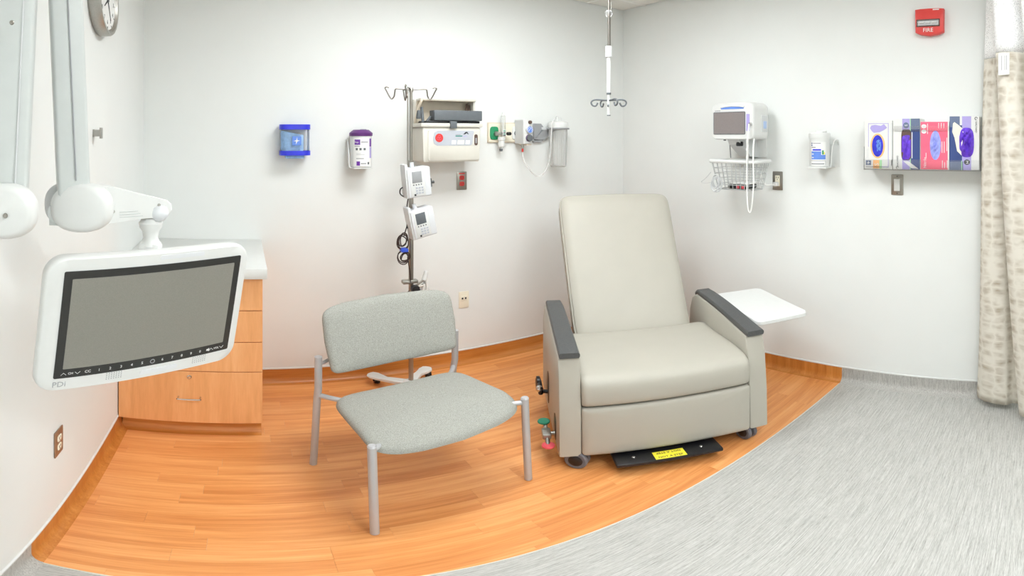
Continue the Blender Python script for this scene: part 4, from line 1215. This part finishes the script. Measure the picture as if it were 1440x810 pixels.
for k in range(4):
    a = -0.72 + k * PI / 2
    if k % 2:
        a += 0.5
    d = Vector((math.cos(a), math.sin(a), 0))
    pts = [(0.008, 0.078), (0.06, 0.082), (0.082, 0.078), (0.090, 0.066), (0.082, 0.052), (0.066, 0.050), (0.056, 0.066)]
    obj('hook', tube(smoothpath([d * u + Vector((0, 0, w)) for u, w in pts], 5), 0.0042, 8), 'dgrey', hg)
obj('lock_screw', cyl((-0.01, -0.006, 0.05), (-0.014, -0.012, 0.054), 0.005), 'dgrey', hg)
obj('ceiling_plate', cyl((0, 0, zt - 0.016), (0, 0, zt - 0.004), 0.04, None, 24), 'white', hg)

# ------------------------------------------------------------------ vital signs monitor on the right wall
vm = thing('vital_signs_monitor', 'white vital signs monitor with a handle on the right wall', 'monitor', (XR, 1.718, 1.20), -PI / 2)
out = []
for x, z in rrect(0.305, 0.215, 0.03, 6, 0, 0.4375):
    if z > 0.45:
        z += 0.026 * (1 - (x / 0.16) ** 2) - 0.006
    out.append((x, z))
obj('case', pad(out, [(0.9, -0.07), (0.97, -0.08), (1.0, -0.105), (1.0, -0.235), (0.985, -0.246), (0.96, -0.250), (0.0, -0.250)], lambda u, v, h: (u, h, v)), 'white', vm, 40)
hs = [(-0.085, 0.519), (-0.05, 0.524), (0, 0.526), (0.05, 0.524), (0.085, 0.519), (0.08, 0.512), (-0.08, 0.512)]
obj('handle_slot', prism(hs, -0.2520, -0.245), 'midblue', vm, 0)
obj('handle_lip', tube([(x, -0.251, z + 0.004) for x, z in hs[:5]], 0.005, 8), 'white', vm)
obj('screen', prism(rrect(0.224, 0.128, 0.003, 2, -0.022, 0.428), -0.2522, -0.248), 'screen2', vm)
obj('screen_frame', tube([(x, -0.2515, z) for x, z in rrect(0.228, 0.132, 0.004, 2, -0.022, 0.428)], 0.002, 6, True), 'dgrey', vm)
obj('status_panel', prism(rrect(0.022, 0.10, 0.003, 2, 0.112, 0.430), -0.2518, -0.249), 'lilac', vm)
obj('maker_mark', box(-0.128, -0.088, -0.2512, -0.249, 0.5015, 0.5055), 'greyink', vm, 0)
obj('foot', cyl((-0.09, -0.2, 0.322), (-0.09, -0.2, 0.335), 0.008), 'dgrey', vm)
so_ = lathe([(0.0, -0.250), (0.011, -0.250), (0.011, -0.262), (0.006, -0.270), (0.0, -0.270)], (0.132, 0, 0.420), 16, 'y')
sk = obj('sensor_socket', so_, 'chrome', vm)
obj('side_module', box(0.148, 0.157, -0.17, -0.10, 0.375, 0.475, 0.004), 'lgrey', vm)
obj('side_clip', box(0.152, 0.160, -0.15, -0.115, 0.395, 0.44, 0.003), 'paleblue', vm)
obj('mount_arm', pad([(-0.07, 0.33), (-0.235, 0.335), (-0.21, 0.30), (-0.10, 0.225), (-0.004, 0.215), (-0.004, 0.33)], [(1, -0.05), (1, 0.035)], lambda u, v, h: (h, u, v)), 'lgrey', vm, 20)
obj('mount_plate', box(-0.075, 0.095, -0.012, -0.0005, 0.215, 0.42, 0.004), 'white', vm)
obj('tilt_knob', merge(cyl((0.02, -0.20, 0.29), (0.02, -0.20, 0.318), 0.022, None, 12, 0.004), cyl((0.02, -0.20, 0.31), (0.02, -0.20, 0.335), 0.009)), 'black', vm)
obj('stay_rod', tube([(-0.055, -0.20, 0.335), (-0.115, -0.10, 0.215)], 0.003, 6), 'grey', vm)
obj('sensor_cable', tube(smoothpath([(0.132, -0.270, 0.420), (0.130, -0.278, 0.36), (0.127, -0.282, 0.25), (0.127, -0.285, 0.10), (0.131, -0.285, -0.05), (0.143, -0.283, -0.092), (0.155, -0.28, -0.06), (0.166, -0.275, 0.06), (0.160, -0.268, 0.18), (0.152, -0.255, 0.28), (0.146, -0.235, 0.335)], 6), 0.0042, 8), 'wcable', vm)
coilp = []
for k in range(60):
    t = k / 59
    coilp.append((0.128 + 0.007 * math.cos(k * 1.5), -0.280 + 0.007 * math.sin(k * 1.5), 0.34 - 0.12 * t))
obj('coiled_cable', tube(coilp, 0.0028, 5), 'wcable', vm)

bs = thing('wire_basket', 'white wire accessory basket under the vital signs monitor', 'basket', (XR, 1.718, 1.20), -PI / 2)
rim = [(x, y_) for x, y_ in rrect(0.33, 0.20, 0.03, 5, 0, -0.165)]
obj('rim', tube([(x, y_, 0.198) for x, y_ in rim], 0.0115, 10, True), 'white', bs)


def bring(t):
    return (0.322 * (1 - 0.22 * t), 0.192 * (1 - 0.22 * t))


for k, t in enumerate((0.22, 0.42, 0.62, 0.82, 1.0)):
    w_, d_ = bring(t)
    obj('wire', tube([(x, y_, 0.192 - 0.165 * t) for x, y_ in rrect(w_, d_, 0.03, 4, 0, -0.165)], 0.0021, 6, True), 'wire', bs)
for k in range(9):
    xk = -0.135 + 0.27 * k / 8
    obj('wire', tube([(xk, -0.263, 0.195), (xk * 0.8, -0.241, 0.027), (xk * 0.8, -0.092, 0.027), (xk, -0.069, 0.195)], 0.0021, 6), 'wire', bs)
for k in range(4):
    yk = -0.235 + 0.14 * k / 3
    y2 = -0.165 + (yk + 0.165) * 0.8
    obj('wire', tube([(-0.163, yk, 0.195), (-0.126, y2, 0.027), (0.126, y2, 0.027), (0.163, yk, 0.195)], 0.0021, 6), 'wire', bs)
obj('wall_clip', box(-0.05, 0.05, -0.072, -0.0005, 0.185, 0.205, 0.003), 'white', bs)
cuff = thing('pressure_cuff', 'folded black blood-pressure cuff lying in the wire basket', 'cuff', (XR, 1.718, 1.20), -PI / 2)
obj('cuff_fold', box(-0.055, 0.085, -0.225, -0.10, 0.031, 0.06, 0.012, 3), 'black', cuff)
obj('cuff_flap', box(-0.03, 0.09, -0.222, -0.12, 0.06, 0.072, 0.005, 2), 'paper', cuff)
for q in (0.012, 0.05):
    obj('print_patch', box(q, q + 0.022, -0.2262, -0.2245, 0.036, 0.052), 'pedalred', cuff, 0)
cl = thing('cable_coil', 'silvery coiled cable hanging from the left end of the wire basket', 'cable', (XR, 1.718, 1.20), -PI / 2)
obj('coil', coil((-0.105, -0.268, 0.066), 0.042, 0.055, 6, 5), 'lgrey', cl)
obj('loose_loop', tube(smoothpath([(-0.15, -0.262, 0.13), (-0.20, -0.25, 0.09), (-0.245, -0.235, 0.062), (-0.20, -0.25, 0.058), (-0.135, -0.268, 0.07)], 6), 0.0022, 6), 'lgrey', cl)

# ------------------------------------------------------------------ wipes tub in a clear holder on the right wall
TURN = 0.45
wt = thing('wipe_tub', 'white wipe tub with a blue printed label in a wall holder', 'tub', (XR, 1.205, 1.372), -PI / 2)
RC2 = 0.058
c2 = (-0.018, -0.085, 0)
obj('tub_body', lathe([(0.0, 0.004), (RC2 - 0.004, 0.004), (RC2, 0.01), (RC2, 0.165), (0.0, 0.167)], c2, 40), 'white', wt)
obj('lid', lathe([(0.0, 0.165), (RC2 + 0.004, 0.165), (RC2 + 0.004, 0.192), (RC2, 0.197), (0.0, 0.199)], c2, 40), 'white', wt)
obj('lid_cap', lathe([(0.0, 0.198), (0.034, 0.198), (0.032, 0.210), (0.0, 0.212)], (c2[0] + 0.01, c2[1], 0), 28), 'white', wt)
for a in (0.25, 0.4, 0.6, 0.85):
    wrap('lid_mark', a, a + 0.06, 0.1985, 0.203, 'greyink', wt, 0.034, (c2[0] + 0.01, c2[1]))
lb2 = wrap('label', -0.95, 0.62, 0.012, 0.145, 'paper', wt, RC2, c2, 0.0004)
r2 = RC2 + 0.0003
wrap('label_block', -0.9, 0.60, 0.046, 0.082, 'midblue', lb2, r2, c2)
wrap('label_block', -0.9, 0.15, 0.082, 0.092, 'midblue', lb2, r2, c2)
wrap('label_block', -0.75, 0.12, 0.096, 0.105, 'blue', lb2, r2, c2)
wrap('label_block', -0.92, -0.78, 0.134, 0.141, 'navy', lb2, r2, c2)
wrap('label_block', -0.92, -0.78, 0.122, 0.130, 'navy', lb2, r2, c2)
for a0, a1, z0, z1 in ((-0.7, 0.1, 0.136, 0.140), (-0.9, -0.4, 0.112, 0.117), (-0.9, 0.45, 0.018, 0.024)):
    wrap('label_line', a0, a1, z0, z1, 'greyink', lb2, r2, c2)
for z0 in (0.074, 0.054):
    wrap('label_line', -0.85, -0.62, z0, z0 + 0.005, 'paper', lb2, r2 + 0.0005, c2)
wrap('label_border', -0.95, 0.62, 0.037, 0.040, 'grey', lb2, r2, c2)
wrap('label_border', 0.58, 0.62, 0.014, 0.040, 'grey', lb2, r2, c2)
wrap('fruit_mark', 0.14, 0.56, 0.072, 0.102, 'paper', lb2, r2 + 0.0004, c2)
wrap('fruit_mark', 0.22, 0.38, 0.074, 0.098, 'green', lb2, r2 + 0.001, c2)
wrap('fruit_mark', 0.38, 0.50, 0.074, 0.088, 'yellow', lb2, r2 + 0.001, c2)
st_ = smoothpath([(0.070, -0.003, 0.125), (0.068, -0.012, 0.150), (0.060, -0.03, 0.158), (0.052, -0.045, 0.145), (0.048, -0.062, 0.09), (0.047, -0.068, 0.03), (0.044, -0.07, 0.006), (0.03, -0.075, -0.002)], 5)
obj('wall_holder', merge(tube(st_, 0.0042, 8), box(-0.07, 0.045, -0.145, -0.03, -0.004, 0.003, 0.001), box(-0.06, 0.075, -0.005, -0.0005, -0.004, 0.13, 0.002), box(-0.06, 0.045, -0.04, -0.004, -0.004, 0.003, 0.001)), 'white', wt)

# ------------------------------------------------------------------ glove boxes in a clear rack
GYC, GZ = 0.625, 1.372
gr = thing('glove_rack', 'clear acrylic rack holding four glove boxes on the right wall', 'rack', (XR, GYC, GZ), -PI / 2)
obj('shelf', box(-0.315, 0.324, -0.125, -0.001, -0.006, -0.002, 0.001), 'acrylic', gr)
obj('back_panel', box(-0.315, 0.324, -0.004, -0.0005, -0.002, 0.17, 0.001), 'acrylic', gr)
obj('front_lip', box(-0.315, 0.324, -0.1250, -0.1215, -0.006, 0.052, 0.001), 'acrylic', gr)
obj('front_band', box(-0.14, 0.160, -0.1250, -0.1215, 0.205, 0.232, 0.001), 'acrylic', gr)
for q in (-0.315, 0.322):
    obj('end_panel', box(q, q + 0.003, -0.122, -0.004, -0.006, 0.12), 'acrylic', gr, 0)


def glove_box(label, x0, x1, h, body, side=None):
    t = thing('glove_box', label, 'glove box', (XR, GYC - (x0 + x1) / 2, GZ), -PI / 2, 'glove boxes in the clear rack')
    w = x1 - x0 - 0.003
    obj('carton', box(-w / 2, w / 2, -0.119, -0.006, 0.0, h, 0.0015, 1), body, t)
    return t, w


def tuft(t, w, h, cx, cz, m, amp=0.012, n=9, seed=0, p=2.0):
    """crumpled glove bulging out of an opening"""
    rd = random.Random(seed)
    bm = bmesh.new()
    rows = []
    K = 40
    ph = [rd.uniform(0, 6.28) for _ in range(6)]

    def crumple(x, z):
        a_ = math.sin(x * 9 + z * 5 + ph[0]) * math.sin(z * 11 - x * 4 + ph[1])
        b_ = abs(math.sin(x * 7 - z * 8 + ph[2] + 1.5 * math.sin(z * 5 + ph[3])))
        return 0.75 + 0.45 * a_ - 0.55 * b_ ** 3 + rd.uniform(-0.16, 0.16)
    ctr = bm.verts.new((cx, -0.1195 - amp, cz))
    o = ellipse(1, 1, K, 0, 0, p)
    for r_ in (0.14, 0.28, 0.42, 0.56, 0.7, 0.82, 0.92, 1.0):
        rows.append([bm.verts.new((cx + x * w * r_, -0.1197 - max(0.0005, amp * (1 - r_ ** 3) * crumple(x * r_, z * r_)), cz + z * h * r_)) for x, z in o])
    for j in range(K):
        bm.faces.new((ctr, rows[0][j], rows[0][(j + 1) % K]))
        for i in range(len(rows) - 1):
            bm.faces.new((rows[i][j], rows[i + 1][j], rows[i + 1][(j + 1) % K], rows[i][(j + 1) % K]))
    return obj('glove_tuft', bm, m, t, 25)


FY = -0.1195


def card(name, t, x0, x1, z0, z1, m, lift=0.0004, parent=None):
    return obj(name, box(x0, x1, FY - lift, FY + 0.0005, z0, z1), m, parent or t, 0)


def cutout(t, w, h, cx, cz, m, p=2.0, lift=0.0008):
    return obj('opening', prism(ellipse(w, h, 30, cx, cz, p), FY - lift, FY + 0.0005), m, t, 0)


# 1: white box with an orange oval
t, w = glove_box('white glove box with an orange-ringed oval opening, leftmost in the rack', -0.312, -0.150, 0.262, 'card')
for a in ((-0.058, 0.058, 0.245, 0.248), (0.055, 0.058, 0.010, 0.248), (-0.058, -0.0555, 0.120, 0.248), (-0.030, 0.058, 0.010, 0.0125)):
    card('frame_line', t, *a, 'lilac')
cutout(t, 0.083, 0.135, -0.004, 0.125, 'orange', 2.0, 0.0006)
cutout(t, 0.064, 0.118, -0.004, 0.125, 'deepblue', 2.0, 0.0012)
tuft(t, 0.030, 0.070, 0.002, 0.128, 'midblue', 0.006, seed=1, p=4)
gl = [(-0.048, 0.222), (-0.040, 0.236), (-0.018, 0.240), (0.014, 0.234), (0.032, 0.243), (0.050, 0.224), (0.030, 0.210), (0.006, 0.199), (-0.026, 0.196), (-0.038, 0.206)]
obj('glove_picture', prism(gl, FY - 0.0007, FY + 0.0005), 'lilac', t, 0)
card('size_patch', t, -0.030, 0.006, 0.002, 0.048, 'orange')
card('size_patch', t, 0.006, 0.020, 0.002, 0.048, 'mint')
text('size_letter', 'S', 0.034, (-0.012, FY - 0.001, 0.025), 'paper', t, PI / 2)
sq = card('maker_square', t, -0.072, -0.042, 0.020, 0.046, 'slate')
star = [(-0.057 + r_ * math.cos(math.radians(a_)), 0.033 + r_ * math.sin(math.radians(a_))) for r_, a_ in ((0.012, 85), (0.003, 45), (0.011, 5), (0.003, -45), (0.012, -105), (0.003, -140), (0.011, 185), (0.003, 130))]
obj('maker_star', prism(star, FY - 0.0009, FY), 'paper', sq, 0)
card('print_line', t, -0.072, -0.03, 0.010, 0.013, 'greyink')
text('side_lettering', 'Nitrile', 0.020, (-0.062, FY - 0.0006, 0.085), 'lgrey', t, -PI / 2)
card('edge_print', t, w / 2 - 0.006, w / 2 - 0.001, 0.02, 0.25, 'lgrey')
card('edge_print', t, w / 2 - 0.007, w / 2 - 0.001, 0.02, 0.05, 'slate')

# 2: white and navy box, size S
t, w = glove_box('white and navy glove box with violet gloves, second from the left in the rack', -0.150, 0.002, 0.272, 'card')
card('navy_panel', t, 0.024, w / 2, 0.0, 0.272, 'navy')
card('slate_panel', t, 0.024, w / 2, 0.215, 0.272, 'slate', 0.0006)
card('green_stripe', t, 0.020, 0.025, 0.0, 0.272, 'mint', 0.0007)
card('lilac_band', t, -0.022, 0.020, 0.0, 0.272, 'lilac')
cutout(t, 0.056, 0.165, 0.0, 0.132, 'brown', 5, 0.0009)
tuft(t, 0.052, 0.135, 0.0, 0.118, 'violet', 0.010, seed=2, p=5)
obj('size_disc', prism(ellipse(0.032, 0.032, 20, -0.001, 0.236), FY - 0.001, FY), 'slate', t, 0)
text('size_letter', 'S', 0.022, (-0.001, FY - 0.0014, 0.236), 'paper', t, PI / 2)
obj('torn_flap', prism([(-0.018, 0.045), (0.012, 0.044), (0.068, 0.004), (0.03, 0.006)], FY - 0.0015, FY), 'card', t, 0)
text('side_lettering', 'HALYARD', 0.013, (-0.048, FY - 0.0006, 0.045), 'ink', t, -PI / 2)
obj('maker_ring', tube([(-0.050 + 0.006 * math.cos(a), FY - 0.0006, 0.010 + 0.006 * math.sin(a)) for a in [i * 0.5 for i in range(10)]], 0.0014, 5), 'ink', t)
card('print_line', t, 0.030, 0.034, 0.06, 0.20, 'paper', 0.0008)

# 3: coral pink box
t, w = glove_box('coral pink glove box with a pale blue glove showing, third in the rack', 0.002, 0.160, 0.256, 'card')
card('pink_panel', t, -w / 2 + 0.002, w / 2 - 0.002, 0.002, 0.254, 'pink', 0.0002)
tuft(t, 0.060, 0.155, 0.004, 0.130, 'peri', 0.014, seed=3)
for cz_ in (0.230, 0.203):
    obj('white_disc', prism(ellipse(0.028, 0.022, 20, -0.058, cz_), FY - 0.0006, FY), 'paper', t, 0)
for (x0, z0, z1) in ((-0.040, 0.19, 0.245), (-0.048, 0.06, 0.09), (0.020, 0.22, 0.248), (0.034, 0.22, 0.248), (0.048, 0.22, 0.246), (0.038, 0.09, 0.15), (0.050, 0.09, 0.15), (0.064, 0.10, 0.17), (0.040, 0.01, 0.05), (0.052, 0.01, 0.04), (0.066, 0.01, 0.05)):
    card('print_line', t, x0, x0 + 0.0035, z0, z1, 'card')
text('side_lettering', 'Nitrile', 0.022, (-0.052, FY - 0.0006, 0.038), 'card', t, -PI / 2)
card('edge_print', t, w / 2 - 0.007, w / 2, 0.0, 0.256, 'card', 0.0003)

# 4: torn navy and white box, size M
t, w = glove_box('torn navy and white glove box with bulging violet gloves, rightmost in the rack', 0.160, 0.319, 0.282, 'card')
card('navy_panel', t, -w / 2, -0.006, 0.0, 0.235, 'navy')
card('slate_panel', t, -w / 2, -0.024, 0.225, 0.282, 'slate', 0.0006)
card('slate_panel', t, -w / 2, -0.006, 0.0, 0.045, 'slate', 0.0006)
card('lilac_band', t, -0.012, 0.036, 0.0, 0.282, 'lilac', 0.0005)
card('green_stripe', t, -0.016, -0.012, 0.0, 0.05, 'mint', 0.0007)
obj('torn_edge', prism([(-0.060, 0.245), (-0.052, 0.252), (-0.030, 0.236), (-0.006, 0.215), (0.0, 0.16), (-0.004, 0.09), (-0.012, 0.075), (-0.038, 0.10), (-0.052, 0.17), (-0.064, 0.20)], FY - 0.0012, FY), 'ivory', t, 0)
tuft(t, 0.078, 0.155, 0.012, 0.145, 'violet', 0.026, seed=4, p=3)
obj('size_disc', prism(ellipse(0.032, 0.028, 20, 0.014, 0.042), FY - 0.001, FY), 'ink', t, 0)
text('size_letter', 'M', 0.022, (0.014, FY - 0.0014, 0.042), 'paper', t, PI / 2)
text('side_lettering', 'HALYARD', 0.013, (0.062, FY - 0.0006, 0.225), 'ink', t, PI / 2)
obj('maker_ring', tube([(0.062 + 0.007 * math.cos(a), FY - 0.0006, 0.270 + 0.007 * math.sin(a)) for a in [i * 0.5 for i in range(11)]], 0.0014, 5), 'ink', t)

# ------------------------------------------------------------------ fire alarm strobe
fa = thing('fire_alarm', 'red fire alarm strobe with white FIRE lettering high on the right wall', 'fire alarm', (XR, 0.590, 2.10), -PI / 2)
fo = [(-0.078, 0.026), (-0.05, 0.014), (0.0, 0.006), (0.05, 0.014), (0.078, 0.026), (0.080, 0.158), (0.05, 0.161), (0.0, 0.162), (-0.05, 0.161), (-0.080, 0.158)]
obj('case', prism(fo, -0.045, -0.0005, 0.006), 'firered', fa, 30)
obj('strobe_recess', box(-0.072, 0.060, -0.0465, -0.042, 0.056, 0.100, 0.003), 'brown', fa)
obj('strobe_lens', box(-0.066, 0.056, -0.058, -0.044, 0.060, 0.094, 0.008, 3), 'acrylic', fa)
obj('strobe_reflector', box(-0.062, 0.052, -0.048, -0.0465, 0.064, 0.090), 'lgrey', fa, 0)
for q in (-0.04, -0.005, 0.03):
    obj('strobe_tube', cyl((q - 0.012, -0.052, 0.077), (q + 0.012, -0.052, 0.077), 0.006), 'white', fa)
text('lettering', 'FIRE', 0.032, (-0.006, -0.0456, 0.036), 'paper', fa, 0, 0.0006)
obj('maker_plate', box(0.020, 0.055, -0.0458, -0.044, 0.150, 0.156), 'paper', fa, 0)

# ------------------------------------------------------------------ privacy curtain by the right wall
cu = thing('privacy_curtain', 'cream and taupe blotched privacy curtain with white net top', 'curtain', (2.55, 0.1, 0.0))
base_path = smoothpath([(2.705, 0.16, 0), (2.700, 0.25, 0), (2.675, 0.318, 0), (2.630, 0.315, 0), (2.585, 0.262, 0), (2.575, 0.195, 0), (2.60, 0.13, 0), (2.575, 0.085, 0), (2.52, 0.12, 0), (2.475, 0.175, 0), (2.43, 0.155, 0), (2.405, 0.09, 0), (2.43, 0.02, 0), (2.42, -0.03, 0), (2.37, -0.02, 0), (2.33, 0.03, 0), (2.28, 0.02, 0), (2.25, -0.05, 0), (2.27, -0.13, 0), (2.23, -0.17, 0), (2.17, -0.12, 0), (2.12, -0.15, 0), (2.11, -0.22, 0)], 6)


def sheet(name, z0, z1, m, nz):
    me = bpy.data.meshes.new(name)
    verts, faces, uvs = [], [], []
    n = len(base_path)
    cum = [0.0]
    for i in range(1, n):
        cum.append(cum[-1] + (base_path[i] - base_path[i - 1]).length)
    for k in range(nz + 1):
        z = z0 + (z1 - z0) * k / nz
        f = z / ZC
        for i, p in enumerate(base_path):
            # the fold by the wall narrows with height, the next one swings across it
            k2 = min(1.0, max(0.0, (2.60 - p.x) / 0.07))
            yy = p.y - 0.055 * f * (1 - k2) + (-0.08 + 0.15 * f) * k2 + 0.004 * math.sin(z * 3 + i * 0.2)
            xx = p.x + 0.012 * math.sin(z * 2.1 + i * 0.13) * (0.4 if p.x > 2.66 else 1)
            verts.append((xx - 2.55, yy - 0.1, z))
            uvs.append((cum[i], z))
    for k in range(nz):
        for i in range(n - 1):
            faces.append((k * n + i, k * n + i + 1, (k + 1) * n + i + 1, (k + 1) * n + i))
    me.from_pydata(verts, [], faces)
    ul = me.uv_layers.new(name='UVMap')
    for lp in me.loops:
        ul.data[lp.index].uv = uvs[lp.vertex_index]
    me.shade_smooth()
    o = link(name, me, m, cu)
    md = o.modifiers.new('thickness', 'SOLIDIFY')
    md.thickness = 0.0015
    return o


sheet('fabric', 0.045, 1.955, 'curtain', 40)
sheet('net_top', 1.957, ZC - 0.004, 'net', 12)
tag_o = obj('care_tag', xf(box(-0.0008, 0.0008, -0.031, 0.031, 1.842, 1.948), Matrix.Translation((2.398 - 2.55, 0.163 - 0.1, 0)) @ Matrix.Rotation(-0.5, 4, 'Z')), 'paper', cu, 0)
for q in (-0.016, -0.006, 0.012):
    obj('tag_print', xf(box(-0.0013, -0.0005, q - 0.0012, q + 0.0012, 1.865, 1.935), Matrix.Translation((2.398 - 2.55, 0.163 - 0.1, 0)) @ Matrix.Rotation(-0.5, 4, 'Z')), 'greyink', tag_o, 0)
